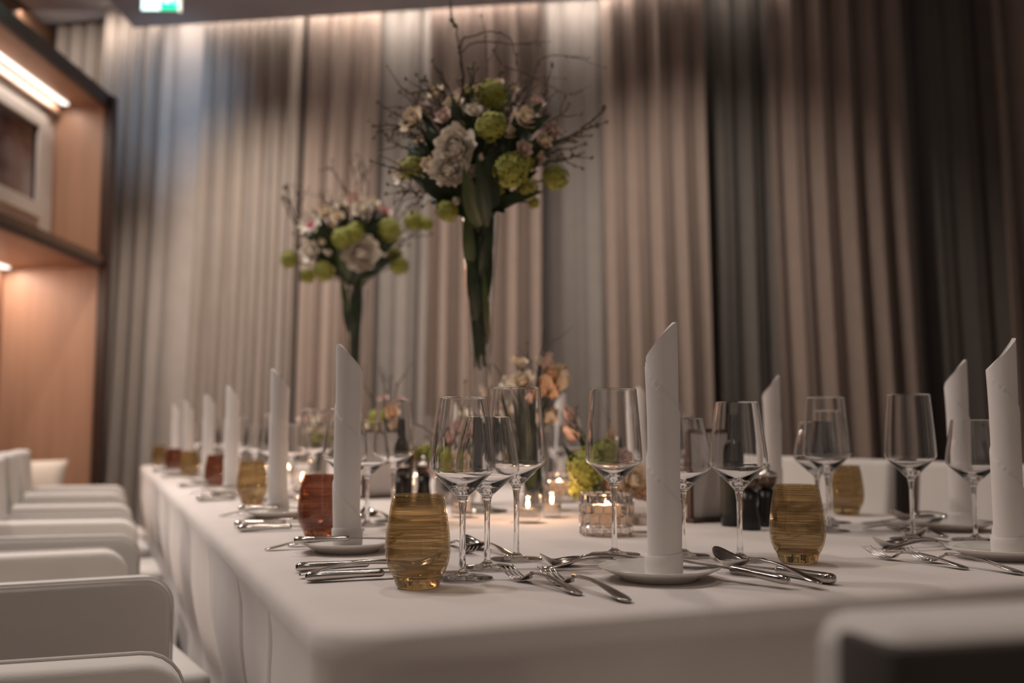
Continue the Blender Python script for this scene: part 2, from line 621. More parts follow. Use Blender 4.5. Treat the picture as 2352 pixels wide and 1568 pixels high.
# ------------------------------------------------------------------ exit sign
sg = thing('exit_sign', 'lit green and white exit sign hanging from the ceiling', 'sign', at(372, -20, 6.15))
ax = at(372, -20, 6.15)
ex = Matrix((RGT, GF, Vector((0, 0, 1)))).transposed().to_3x3()


def sbox(name, x0, x1, y0, y1, z0, z1, mat, par):
    b = box_bm(x0, x1, y0, y1, z0, z1, 0.002, 1)
    b.transform(ex.to_4x4())
    return obj(name, b, mat, par)


sbox('case', -0.118, 0.118, -0.02, 0.02, -0.135, 0.135, 'sign_case', sg)
pan = sbox('panel', 0.004, 0.114, -0.026, -0.021, -0.130, 0.130, 'sign_green', sg)
sbox('panel', -0.114, 0.000, -0.026, -0.021, -0.130, 0.130, 'sign_white', sg)
sbox('door_symbol', 0.020, 0.060, -0.030, -0.027, -0.085, 0.02, 'sign_white', pan)
run = join(tube([ex @ Vector(p) for p in ((0.080, -0.029, 0.005), (0.075, -0.029, -0.045))], 0.010, 6),
           tube([ex @ Vector(p) for p in ((0.075, -0.029, -0.045), (0.098, -0.029, -0.065), (0.092, -0.029, -0.095))], 0.006, 6),
           tube([ex @ Vector(p) for p in ((0.075, -0.029, -0.045), (0.062, -0.029, -0.07), (0.05, -0.029, -0.09))], 0.006, 6),
           tube([ex @ Vector(p) for p in ((0.080, -0.029, 0.018), (0.080, -0.029, 0.034))], 0.009, 8))
obj('runner_symbol', mesh('runner_symbol', *run), 'sign_white', pan)
sbox('hanger', -0.006, 0.006, -0.006, 0.006, 0.135, CEIL - ax.z, 'sign_case', sg)

# ------------------------------------------------------------------ wooden wall niche (left)
UF, DE = -2.735, 6.60
NB, LB = -3.105, -3.40                      # back of the upper and of the lower niche
cab = thing('wall_niche', 'tall cherry wood wall niche with lit shelves on the left', 'cabinet', W(UF, DE, 0))
O = W(UF, DE, 0)
D0 = 3.2


def cb(name, u0, u1, d0, d1, z0, z1, mat, par=None):
    return wbox(name, u0, u1, d0, d1, z0, z1, mat, par or cab, O)


cb('end_panel', -3.58, UF - 0.03, DE, DE + 0.05, 0, 3.18, 'wood')
cb('edge_trim', UF - 0.03, UF + 0.03, DE - 0.02, DE + 0.055, 0, 3.20, 'wood_dark')
cb('top_panel', -3.58, UF - 0.03, D0, DE, 3.135, 3.18, 'wood')
cb('top_trim', UF - 0.03, UF + 0.004, D0, DE - 0.02, 3.115, 3.21, 'wood_dark')
cb('shelf', -3.58, UF - 0.03, D0, DE, 2.02, 2.09, 'wood')
cb('shelf_trim', UF - 0.03, UF + 0.004, D0, DE - 0.02, 2.01, 2.05, 'wood_dark')
cb('shelf_lip', UF - 0.045, UF - 0.002, D0, DE - 0.02, 2.05, 2.10, 'wood_mid')
cb('back_panel', -3.16, NB, D0, DE, 2.09, 3.135, 'niche')
cb('lower_back_panel', LB - 0.05, LB, D0, DE, 0, 2.02, 'wood')
cb('light_strip', -3.035, -2.995, D0, DE - 0.05, 3.122, 3.134, 'led')
cb('light_strip', LB + 0.01, LB + 0.06, D0, DE - 0.05, 2.004, 2.019, 'led2')
cb('light_baffle', -3.075, -3.052, D0, DE - 0.05, 3.06, 3.134, 'wood')
cb('bench_seat', LB, UF - 0.04, D0, DE, 0.36, 0.44, 'wood_mid')
cb('bench_front', UF - 0.08, UF - 0.04, D0, DE, 0, 0.36, 'wood_mid')
area('niche_strip_lamp', W(-3.015, 5.4, 3.11), (0, 0, -1), 8, 2.2, 0.04, (1, 0.84, 0.72), GF)
area('niche_strip_lamp', W(LB + 0.05, 5.4, 2.0), RGT * 0.15 + Vector((0, 0, -1)), 26, 2.2, 0.05, (1, 0.80, 0.66), GF)

# picture in the upper niche
po = W(NB + 0.03, 6.0, 2.31)
pic = thing('framed_picture', 'framed picture in a wide pale frame inside the upper niche', 'picture', po)


def pb(name, u0, u1, d0, d1, z0, z1, mat):
    return wbox(name, u0, u1, d0, d1, z0, z1, mat, pic, po)


FD0, FD1, FZ0, FZ1 = 5.3, 6.40, 2.31, 2.99
pb('frame_bar', NB + 0.002, NB + 0.045, FD1 - 0.10, FD1, FZ0, FZ1, 'frame_silver')
pb('frame_bar', NB + 0.002, NB + 0.045, FD0, FD0 + 0.10, FZ0, FZ1, 'frame_silver')
pb('frame_bar', NB + 0.002, NB + 0.045, FD0 + 0.10, FD1 - 0.10, FZ0, FZ0 + 0.09, 'frame_silver')
pb('frame_bar', NB + 0.002, NB + 0.045, FD0 + 0.10, FD1 - 0.10, FZ1 - 0.09, FZ1, 'frame_silver')
pb('frame_slip', NB + 0.002, NB + 0.030, FD1 - 0.118, FD1 - 0.10, FZ0 + 0.09, FZ1 - 0.09, 'wood_dark')
pm_, t_, b_, o_ = nt('dark_print')
tc_ = t_.nodes.new('ShaderNodeTexCoord')
n_ = t_.nodes.new('ShaderNodeTexNoise')
n_.inputs['Scale'].default_value = 3
r_ = t_.nodes.new('ShaderNodeValToRGB')
r_.color_ramp.elements[0].position = 0.35
r_.color_ramp.elements[0].color = (0.10, 0.05, 0.04, 1)
r_.color_ramp.elements[1].position = 0.65
r_.color_ramp.elements[1].color = (0.30, 0.26, 0.26, 1)
lnk(t_, tc_, 'Object', n_, 0)
lnk(t_, n_, 0, r_, 0)
lnk(t_, r_, 0, b_, 0)
b_.inputs['Roughness'].default_value = 0.15
pb('print', NB + 0.002, NB + 0.018, FD0 + 0.10, FD1 - 0.118, FZ0 + 0.09, FZ1 - 0.09, pm_)


# cushions on the bench
def cushion(label, loc, w, h, t, rz, rx):
    n = 14
    vs, fs = [], []
    for s in (1, -1):
        for i in range(n + 1):
            for j in range(n + 1):
                a, b = -1 + 2 * i / n, -1 + 2 * j / n
                puff = ((1 - a * a) * (1 - b * b)) ** 0.45
                pinch = 1 - 0.07 * (1 - abs(a * b)) * (abs(a) ** 4 + abs(b) ** 4) * 0.9
                vs.append((a * w / 2 * pinch, s * t / 2 * puff, (b * pinch + 1) * h / 2))
    m_ = (n + 1) ** 2
    for s in range(2):
        for i in range(n):
            for j in range(n):
                q = [s * m_ + i * (n + 1) + j, s * m_ + (i + 1) * (n + 1) + j, s * m_ + (i + 1) * (n + 1) + j + 1, s * m_ + i * (n + 1) + j + 1]
                fs.append(tuple(q if s == 0 else reversed(q)))
    me = mesh('cushion', vs, fs)
    b = bmesh.new()
    b.from_mesh(me)
    bmesh.ops.remove_doubles(b, verts=list(b.verts), dist=0.0005)
    b.to_mesh(me)
    b.free()
    o = obj('cushion', me, 'cushion')
    o.location = loc
    o.rotation_euler = (rx, 0, rz)
    return tag(o, label, 'cushion', 'cushions on the bench')


cushion('white cushion at the inner end of the wooden bench', W(-3.02, 6.22, 0.47), 0.46, 0.29, 0.13, -YAW + R(8), R(-14))
cushion('white cushion nearer the left picture edge on the bench', W(-3.08, 5.70, 0.47), 0.44, 0.30, 0.13, -YAW + R(4), R(-14))

# ------------------------------------------------------------------ table with its cloth
TX0, TX1, TY0, TY1 = 0.185, 1.585, 0.880, 5.72


def cloth_table():
    rnd = random.Random(5)
    r0 = 0.075
    per = []                                   # (point, outward normal, perimeter length s, corner weight)
    step = 0.008
    corners = [(TX1 - r0, TY0 + r0, -90), (TX1 - r0, TY1 - r0, 0), (TX0 + r0, TY1 - r0, 90), (TX0 + r0, TY0 + r0, 180)]
    pts = []
    for (cx_, cy_, a0) in corners:
        for k in range(13):
            a = R(a0 + 90 * k / 12)
            pts.append((Vector((cx_ + r0 * math.cos(a), cy_ + r0 * math.sin(a))), Vector((math.cos(a), math.sin(a))), math.sin(PI * k / 12)))
    full = []
    for i in range(len(pts)):
        a, b = pts[i], pts[(i + 1) % len(pts)]
        L = (b[0] - a[0]).length
        full.append(a)
        if L > step * 1.5:
            m_ = int(L / step)
            for k in range(1, m_):
                q = k / m_
                p = a[0].lerp(b[0], q)
                dist = min(q, 1 - q) * L
                full.append((p, a[1].lerp(b[1], q).normalized(), 0.0, dist))
    ring = []
    s = 0
    for i, q in enumerate(full):
        if i:
            s += (q[0] - full[i - 1][0]).length
        ring.append((q[0], q[1], s, q[2], q[3] if len(q) > 3 else 0.0))
    n = len(ring)
    levels = [(-0.045, 0.0), (-0.026, -0.0005), (-0.013, -0.0022), (-0.005, -0.0065), (-0.001, -0.0130), (0.001, -0.023), (0.000, -0.031), (-0.004, -0.038)]
    nd = 22
    for k in range(1, nd + 1):
        levels.append((None, -0.038 - (TAB - 0.038 - 0.015) * (k / nd)))
    vs, fs = [], []
    for (o, dz) in levels:
        for (p, nn, s, cw, dist) in ring:
            if o is None:
                q = (-dz - 0.038) / (TAB - 0.05)
                cor = math.exp(-((dist) / 0.10) ** 2)
                fold = 0.026 * math.sin(s * 13.0 + 1.5 * math.sin(s * 2.7)) * (q ** 0.5)
                fold += 0.010 * math.sin(s * 23.0 + 2.0 * math.sin(s * 4.1)) * q
                side_in = (1.0 if abs(nn.x) < 0.5 else 0.62)
                if nn.y < -0.6:
                    fold -= 0.030 * q ** 0.5
                crease = 0.0
                for cs, cd in ((1.20, 0.010), (1.50, 0.006), (1.95, 0.007), (2.45, 0.006), (3.1, 0.007), (3.9, 0.006)):
                    if nn.x < -0.5:
                        crease -= cd * math.exp(-((p.y - cs - 0.02 * q) / 0.010) ** 2)
                if nn.y < -0.6:
                    crease -= 0.012 * math.exp(-((p.x - 0.352 - 0.02 * q) / 0.012) ** 2) * min(1, q * 6)
                fold += crease
                cf = (0.055 if nn.x > -0.5 else 0.012) * cor * q ** 0.8 * math.cos(dist * 38)
                off = (-0.006 if abs(nn.x) < 0.5 else -0.001) + (fold - 0.004) * side_in + (0.012 * q if side_in == 1 else -0.036 * max(0, min(1, (q - 0.12) / 0.26)) ** 1.5) + cf
            else:
                off = o if abs(nn.x) < 0.5 else max(o, -0.0012) if dz < -0.025 else o
            vs.append((p.x + nn.x * off, p.y + nn.y * off, TAB + dz))
    for k in range(len(levels) - 1):
        for i in range(n):
            j = (i + 1) % n
            fs.append((k * n + j, k * n + i, (k + 1) * n + i, (k + 1) * n + j))
    fs.append(tuple(range(n)))
    o = obj('tablecloth', mesh('tablecloth', vs, fs), 'tablecloth')
    tag(o, 'long white tablecloth draped over the banquet table down to the floor', 'tablecloth')
    # pressed fold lines across the cloth show as slim raised seams on the left drop
    return o


cloth_table()


# ------------------------------------------------------------------ armchairs
def arc(cx_, cz_, r, a0, a1, n=6):
    return [(cx_ + r * math.cos(R(a0 + (a1 - a0) * k / n)), cz_ + r * math.sin(R(a0 + (a1 - a0) * k / n))) for k in range(n + 1)]


def make_chair():
    t = thing('armchair', 'x', 'chair')
    XB, XF, ZA = -0.155, 0.234, 0.668
    for s in (-1, 1):
        ol = [(XB, 0.012), (XF, 0.012)] + arc(XF - 0.05, ZA - 0.05, 0.05, 0, 90) + [(XB, ZA + 0.004)]
        y0, y1 = s * 0.202, s * 0.262
        a = obj('arm', prism_bm(ol, min(y0, y1), max(y0, y1), 0.012, 3), 'slipcover', t)
        for y in (y1 - s * 0.004,):
            line = [(XF + 0.001, y, 0.03)] + [(p[0] + 0.001, y, p[1] + 0.001) for p in arc(XF - 0.05, ZA - 0.05, 0.05, 0, 90)] + [(XB, y, ZA + 0.005)]
            obj('piping', mesh('piping', *tube(line, 0.0022, 6)), 'piping', a)
    # backrest, leaning back a little, wrapped to the floor
    ol = [(-0.155, 0.012), (-0.155, 0.50), (-0.183, 0.82)] + arc(-0.199, 0.828, 0.016, 0, 90, 4) + arc(-0.236, 0.830, 0.014, 90, 180, 4) + [(-0.235, 0.50), (-0.225, 0.012)]
    b = obj('backrest', prism_bm(ol, -0.26, 0.26, 0.016, 3), 'slipcover', t)
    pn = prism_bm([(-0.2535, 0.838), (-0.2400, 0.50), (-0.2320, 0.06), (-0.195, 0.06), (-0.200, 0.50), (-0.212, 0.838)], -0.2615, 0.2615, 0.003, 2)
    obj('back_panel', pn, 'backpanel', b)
    # seat cushion and the skirt under it
    obj('seat', box_bm(-0.16, 0.325, -0.201, 0.201, 0.40, 0.478, 0.022, 3), 'slipcover', t)
    obj('skirt', box_bm(-0.15, 0.312, -0.199, 0.199, 0.012, 0.395, 0.010, 2), 'slipcover', t)
    return t


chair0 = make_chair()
ORD = ['nearest', 'second', 'third', 'fourth', 'fifth', 'sixth', 'seventh']
LY = [1.475, 2.11, 2.93, 3.62, 4.37, 4.93]
RY = [1.375, 1.92, 2.54, 3.08, 3.66, 4.22, 4.80]
LX, RX = 0.338, 1.435
used = False


def put_chair(x, y, rz, label):
    global used
    o = chair0 if not used else copy_tree(chair0)
    used = True
    o.location = (x, y, 0)
    o.rotation_euler = (0, 0, rz)
    tag(o, label, 'chair', 'white slipcovered armchairs around the table')


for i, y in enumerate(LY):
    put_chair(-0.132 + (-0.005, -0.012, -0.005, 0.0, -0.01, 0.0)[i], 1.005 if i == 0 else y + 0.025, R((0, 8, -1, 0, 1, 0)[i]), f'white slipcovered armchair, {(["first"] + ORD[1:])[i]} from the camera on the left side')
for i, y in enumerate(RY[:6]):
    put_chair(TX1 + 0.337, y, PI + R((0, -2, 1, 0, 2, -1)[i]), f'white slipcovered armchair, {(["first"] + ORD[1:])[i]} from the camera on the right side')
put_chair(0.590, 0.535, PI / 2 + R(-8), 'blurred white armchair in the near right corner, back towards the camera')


# ------------------------------------------------------------------ tableware prototypes (built once, then copied)
def proto_napkin():
    t = thing('rolled_napkin', 'x', 'napkin')
    n, nz = 56, 120
    Hn, P = 0.302, 0.112
    vs, fs = [], []

    def ztop(a):                              # slanted, pointed top edge
        c = 0.5 + 0.5 * math.cos(a)
        return Hn - 0.044 * (1 - c) ** 0.8 - 0.004

    for k in range(nz + 1):
        q = k / nz
        for i in range(n):
            a = 2 * PI * i / n
            z = q * ztop(a)
            fr = ((z + P * a / (2 * PI)) / P + 0.25) % 1.0
            r = 0.0198 - 0.0020 * q + 0.0019 * fr + 0.0003 * math.sin(3 * a + 9 * q)
            r *= 1 + 0.10 * max(0, q - 0.8) * math.cos(a * 2)
            lean = 0.0015 * math.sin(q * 3)
            vs.append((r * math.cos(a) + lean, r * math.sin(a), z + 0.001))
    for k in range(nz):
        for i in range(n):
            j = (i + 1) % n
            fs.append((k * n + i, k * n + j, (k + 1) * n + j, (k + 1) * n + i))
    off = len(vs)                             # inner wall, so the top edge has a thickness
    for k in range(13):
        q = 1 - k / 24
        for i in range(n):
            a = 2 * PI * i / n
            r = (0.0176 - 0.0022 * q) * (1 + 0.10 * max(0, q - 0.8) * math.cos(a * 2))
            vs.append((r * math.cos(a), r * math.sin(a), q * ztop(a) + 0.001))
    for i in range(n):
        j = (i + 1) % n
        fs.append((nz * n + i, nz * n + j, off + j, off + i))
    for k in range(12):
        for i in range(n):
            j = (i + 1) % n
            fs.append((off + k * n + i, off + k * n + j, off + (k + 1) * n + j, off + (k + 1) * n + i))
    obj('roll', mesh('roll', vs, fs, sharp=50), 'napkin', t)
    # turned-up cuff round the foot
    vs, fs = [], []
    for k, (dr, z) in enumerate([(-0.001, 0.0), (0.0012, 0.0004), (0.0018, 0.006), (0.0021, 0.018), (0.0023, 0.0255), (0.0016, 0.0265), (-0.0008, 0.0255)]):
        for i in range(n):
            a = 2 * PI * i / n
            wv = 0.0004 * math.sin(2 * a + 1) + (0.0012 * max(0, math.cos(a - 2.6)) ** 12)
            r = 0.0198 + dr + wv + 0.0003
            zz = z + (0.0022 * math.sin(a + 0.7) if z > 0.015 else 0) * min(1, z / 0.02)
            vs.append((r * math.cos(a), r * math.sin(a), zz))
    for k in range(6):
        for i in range(n):
            j = (i + 1) % n
            fs.append((k * n + i, k * n + j, (k + 1) * n + j, (k + 1) * n + i))
    obj('cuff', mesh('cuff', vs, fs, sharp=60), 'napkin', t)
    return t


def proto_plate():
    prof = [(0, 0.0035), (0.040, 0.0035), (0.0425, 0.0), (0.046, 0.0), (0.047, 0.0035), (0.060, 0.0085), (0.0715, 0.0135), (0.0725, 0.0145), (0.0718, 0.0156),
            (0.060, 0.0118), (0.0475, 0.0075), (0.044, 0.0062), (0, 0.0062)]
    return obj('side_plate', mesh('side_plate', *lathe(prof, 64)), 'china')


def proto_wine(kind):
    h, st, cz, rm, rr = {'tall': (0.236, 0.096, 0.134, 0.0410, 0.0335), 'short': (0.194, 0.088, 0.124, 0.0420, 0.0305), 'middle': (0.216, 0.092, 0.130, 0.0402, 0.0295)}[kind]
    t = thing('wine_glass', 'x', 'wine glass')
    th = 0.0009
    outer = [(0.0046, st + 0.001), (0.0085, st + 0.006), (rm - 0.006, cz - 0.0055), (rm - 0.0022, cz - 0.0018), (rm - 0.0003, cz + 0.0012), (rm - 0.0002, cz + 0.004)]
    for k in range(1, 9):
        q = k / 8
        outer.append((rm + (rr - rm) * (q ** 1.15), cz + 0.004 + (h - cz - 0.004) * q))
    outer.insert(-1, (outer[-1][0] + (rm - rr) * 0.010, h - 0.0012))
    inner = [(r - th, z) for r, z in outer if z > st + 0.012]
    inner = [(0.0, st + 0.0085), (0.006, st + 0.0092)] + inner
    prof = outer + [(outer[-1][0] - th / 2, h + 0.0004)] + list(reversed(inner))
    obj('bowl', mesh('bowl', *lathe(prof, 64), sharp=50), 'crystal', t)
    # stem with the solid drop under the bowl, and the foot
    obj('stem', mesh('stem', *lathe([(0, 0.0052), (0.0052, 0.0056), (0.0043, 0.012), (0.0037, 0.03), (0.0036, 0.060), (0.0039, st - 0.012), (0.0050, st - 0.003), (0.0062, st + 0.003), (0.0, st + 0.0065)], 24)), 'stemglass', t)
    obj('foot', mesh('foot', *lathe([(0, 0.0004), (0.0345, 0.0004), (0.0362, 0.0010), (0.0365, 0.0018), (0.0335, 0.0024), (0.020, 0.0034), (0.0100, 0.0052), (0.0056, 0.0085), (0, 0.0090)], 56)), 'stemglass', t)
    return t


def proto_tumbler(col):
    t = thing('tumbler', 'x', 'tumbler')
    outer = [(0.0275, 0.0120), (0.0315, 0.0180), (0.0350, 0.0270), (0.0368, 0.0370), (0.0372, 0.0460), (0.0362, 0.0600), (0.0338, 0.0780), (0.0308, 0.0940), (0.0286, 0.1030)]
    inner = [(r - 0.0022, z) for r, z in outer]
    prof = outer + [(0.0278, 0.1038), (0.0268, 0.1034)] + list(reversed(inner[2:])) + [(0.026, 0.0185), (0.014, 0.0150), (0, 0.0140)]
    obj('wall', mesh('wall', *lathe(prof, 56)), col, t)
    obj('base', mesh('base', *lathe([(0, 0.0012), (0.0215, 0.0006), (0.0245, 0.0025), (0.0262, 0.0070), (0.0280, 0.0124), (0.0262, 0.0165), (0.014, 0.0136), (0, 0.0126)], 56)), col + '_base', t)
    return t


def loft(sections):
    """sections: list of (x, z, half width, half thickness); rounded cross-sections along x"""
    n = 12
    vs, fs = [], []
    for (x, z, w, h) in sections:
        for i in range(n):
            a = 2 * PI * i / n
            ca, sa = math.cos(a), math.sin(a)
            vs.append((x, w * (abs(ca) ** 0.8) * (1 if ca >= 0 else -1), z + h * (abs(sa) ** 0.8) * (1 if sa >= 0 else -1)))
    for k in range(len(sections) - 1):
        for i in range(n):
            j = (i + 1) % n
            fs.append((k * n + i, (k + 1) * n + i, (k + 1) * n + j, k * n + j))
    fs.append(tuple(range(n)))
    fs.append(tuple((len(sections) - 1) * n + i for i in range(n - 1, -1, -1)))
    return vs, fs


def handle_sections(L, x1, thick=1.0):
    """flat flared handle lying on its end, arching up to the neck at x1"""
    out = []
    prof = [(0.0, 0.002), (0.003, 0.0055), (0.010, 0.0078), (0.020, 0.0080), (0.035, 0.0062), (0.055, 0.0042), (0.075, 0.0031), (x1 - 0.012, 0.0028), (x1, 0.0031)]
    for x, w in prof:
        q = x / x1
        z = 0.0022 + 0.0125 * math.sin(min(1, q * 1.02) * PI * 0.62) ** 1.3
        out.append((x, z, w, 0.0014 * thick + 0.0006 * q))
    return out


def proto_fork(L, name):
    t = thing(name, 'x', 'fork')
    k = L / 0.178
    x1 = 0.112
    hs = handle_sections(L, x1)
    zn = hs[-1][1]
    obj('handle', mesh('handle', *loft([(x * k, z * k, w * k, h * k) for x, z, w, h in hs])), 'steel', t)
    root = [(x1 - 0.002, zn, 0.0031, 0.0018), (x1 + 0.006, zn - 0.0035, 0.0050, 0.0014), (x1 + 0.013, zn - 0.0085, 0.0092, 0.0012), (x1 + 0.022, zn - 0.0108, 0.0108, 0.0011), (x1 + 0.028, zn - 0.0108, 0.0110, 0.0010)]
    parts = [loft(root)]
    for i in range(4):
        y = -0.0090 + 0.0060 * i
        sec = []
        for q in range(7):
            s = q / 6
            x = x1 + 0.026 + 0.040 * s
            z = zn - 0.0108 + 0.0135 * s ** 1.7
            sec.append((x, z, 0.0019 * (1 - 0.60 * s), 0.0010 * (1 - 0.5 * s)))
        v_, f_ = loft(sec)
        parts.append(([(a, b + y * (1 + 0.04 * (a - x1) / 0.04), c) for a, b, c in v_], f_))
    v_, f_ = join(*parts)
    obj('tines', mesh('tines', [(a * k, b * k, c * k) for a, b, c in v_], f_), 'steel', t)
    return t


def proto_spoon(L, name):
    t = thing(name, 'x', 'spoon')
    k = L / 0.178
    x1 = 0.112
    hs = handle_sections(L, x1)
    zn = hs[-1][1]
    obj('handle', mesh('handle', *loft([(x * k, z * k, w * k, h * k) for x, z, w, h in hs] + [((x1 + 0.006) * k, (zn - 0.003) * k, 0.0040 * k, 0.0012 * k)])), 'steel', t)
    a, bw, dep = 0.0335, 0.0205, 0.0095
    n, m_ = 28, 8
    vs, fs = [], []
    for side in (0, 1):
        for j in range(m_ + 1):
            r = j / m_
            for i in range(n):
                th = 2 * PI * i / n
                ex_ = math.cos(th)
                w = bw * (1 - 0.16 * ex_)
                x = x1 + 0.003 + a + a * r * ex_
                y = w * r * math.sin(th)
                tilt = zn + 0.000 - (x - x1) * 0.04 + 0.010 * max(0, (x - x1 - 0.035) / 0.035) ** 2
                z = tilt - dep * (1 - r ** 2.2) - 0.0035 * (1 - abs(ex_ * r)) - (0.0011 if side else 0) * (1 if r < 1 else 0.3)
                vs.append((x * k, y * k, z * k))
    q_ = (m_ + 1) * n
    for side in (0, 1):
        for j in range(m_):
            for i in range(n):
                i2 = (i + 1) % n
                f = (side * q_ + j * n + i, side * q_ + (j + 1) * n + i, side * q_ + (j + 1) * n + i2, side * q_ + j * n + i2)
                fs.append(f if side == 0 else tuple(reversed(f)))
    for i in range(n):
        i2 = (i + 1) % n
        fs.append((m_ * n + i, q_ + m_ * n + i, q_ + m_ * n + i2, m_ * n + i2))
    zmin = min(p[2] for p in vs)
    vs = [(p[0], p[1], p[2] - min(0, zmin - 0.0006) if False else p[2]) for p in vs]
    obj('bowl', mesh('bowl', vs, fs), 'steel', t)
    return t


def proto_knife(L, name):
    t = thing(name, 'x', 'knife')
    k = L / 0.20
    hs = [(0.0, 0.0065, 0.003, 0.003), (0.002, 0.0065, 0.0062, 0.0052), (0.008, 0.0065, 0.0080, 0.0062), (0.018, 0.0066, 0.0082, 0.0062), (0.035, 0.0066, 0.0072, 0.0056), (0.060, 0.0068, 0.0062, 0.0048),
          (0.080, 0.0070, 0.0066, 0.0048), (0.088, 0.0070, 0.0072, 0.0050), (0.0915, 0.0070, 0.0072, 0.0046), (0.094, 0.0070, 0.0050, 0.0030)]
    obj('handle', mesh('handle', *loft([(x * k, z * k, w * k, h * k) for x, z, w, h in hs])), 'steel', t)
    bs = []
    for x, y0, y1 in ((0.091, -0.0045, 0.0045), (0.100, -0.0065, 0.0060), (0.125, -0.0085, 0.0065), (0.160, -0.0095, 0.0068), (0.180, -0.0088, 0.0066), (0.192, -0.0055, 0.0058), (0.199, 0.0000, 0.0040), (0.200, 0.0015, 0.0030)):
        bs.append((x, y0, y1))
    vs, fs = [], []
    for x, y0, y1 in bs:
        for (y, z) in ((y0, 0.0064), ((y0 + y1) / 2, 0.0074), (y1, 0.0076), (y1, 0.0056), ((y0 + y1) / 2, 0.0054)):
            zz = z - 0.0040 * min(1, max(0, (x - 0.10) / 0.06)) * 0.8
            vs.append((x * k, y * k, zz * k))
    for a in range(len(bs) - 1):
        for i in range(5):
            j = (i + 1) % 5
            fs.append((a * 5 + i, (a + 1) * 5 + i, (a + 1) * 5 + j, a * 5 + j))
    fs.append((0, 1, 2, 3, 4))
    e = (len(bs) - 1) * 5
    fs.append((e + 4, e + 3, e + 2, e + 1, e))
    obj('blade', mesh('blade', vs, fs, sharp=40), 'blade', t)
    return t


PRO = {
    'napkin': proto_napkin(), 'plate': proto_plate(),
    'tall': proto_wine('tall'), 'short': proto_wine('short'), 'middle': proto_wine('middle'),
    'amber': proto_tumbler('amber'), 'copper': proto_tumbler('copper'),
    'fork': proto_fork(0.178, 'dinner_fork'), 'sfork': proto_fork(0.160, 'dinner_fork'), 'dfork': proto_fork(0.155, 'dessert_fork'),
    'spoon': proto_spoon(0.176, 'soup_spoon'), 'dspoon': proto_spoon(0.155, 'dessert_spoon'),
    'knife': proto_knife(0.198, 'table_knife'), 'bknife': proto_knife(0.168, 'butter_knife'),
}
taken = set()
GRP = {'napkin': 'rolled napkins at the place settings', 'plate': 'side plates at the place settings', 'tall': 'wine glasses', 'short': 'wine glasses', 'middle': 'wine glasses',
       'amber': 'coloured tumblers', 'copper': 'coloured tumblers', 'fork': 'dinner forks', 'sfork': 'dinner forks', 'dfork': 'dessert forks', 'spoon': 'soup spoons', 'dspoon': 'dessert spoons',
       'knife': 'table knives', 'bknife': 'butter knives'}
CAT = {'napkin': 'napkin', 'plate': 'plate', 'tall': 'wine glass', 'short': 'wine glass', 'middle': 'wine glass', 'amber': 'tumbler', 'copper': 'tumbler', 'fork': 'fork', 'sfork': 'fork',
       'dfork': 'fork', 'spoon': 'spoon', 'dspoon': 'spoon', 'knife': 'knife', 'bknife': 'knife'}


def put(kind, x, y, z, rot, label):
    if kind not in taken:
        taken.add(kind)
        o = PRO[kind]
    else:
        o = copy_tree(PRO[kind])
    o.location = (x, y, z)
    o.rotation_euler = rot
    return tag(o, label, CAT[kind], GRP[kind])


Z = TAB + 0.0006
FRONT = {  # (forward, right) of the diner; cutlery: handle end and heading in degrees to the right of forward, lift, tilt
    'glass': [('middle', 0.127, 0.196), ('short', 0.196, 0.149), ('tall', 0.243, 0.064)],
    'tumbler': (0.075, 0.252),
    'cut': [('sfork', -0.059, -0.138, -8, 0, 0, 'steel dinner fork, outer of two'), ('fork', -0.119, -0.112, -5, 0, 0, 'steel dinner fork, inner of two'),
            ('bknife', -0.106, 0.097, -19, 0.004, -4.0, 'steel butter knife leaning on the plate'), ('spoon', -0.122, 0.128, -6, 0.005, -1.5, 'steel soup spoon with deep bowl'),
            ('knife', -0.100, 0.165, -5, 0, 0, 'steel table knife'), ('dfork', 0.134, -0.098, 94, 0, 0, 'steel dessert fork, tines to the right'),
            ('dspoon', 0.160, 0.072, -88, 0, 0, 'steel dessert spoon, bowl to the left')],
}
LEFT = {
    'glass': [('middle', 0.064, 0.333), ('short', 0.124, 0.258), ('tall', 0.193, 0.190)],
    'tumbler': (0.006, 0.374),
    'cut': [('sfork', -0.112, -0.045, -8, 0, 0, 'steel dinner fork, outer of two'), ('fork', -0.072, -0.085, 6, 0, 0, 'steel dinner fork, inner of two'),
            ('bknife', -0.083, 0.030, 2, 0.016, 0, 'steel butter knife lying across the plate'), ('knife', -0.111, 0.205, -1, 0, 0, 'steel table knife, inner of two'),
            ('spoon', -0.116, 0.255, 0, 0.002, 0, 'steel soup spoon with deep bowl'), ('knife', -0.115, 0.290, 2, 0, 0, 'steel table knife, outer of two'),
            ('dfork', 0.165, -0.02, 96, 0, 0, 'steel dessert fork, tines to the right'), ('dspoon', 0.195, 0.170, -95, 0, 0, 'steel dessert spoon, bowl to the left')],
}


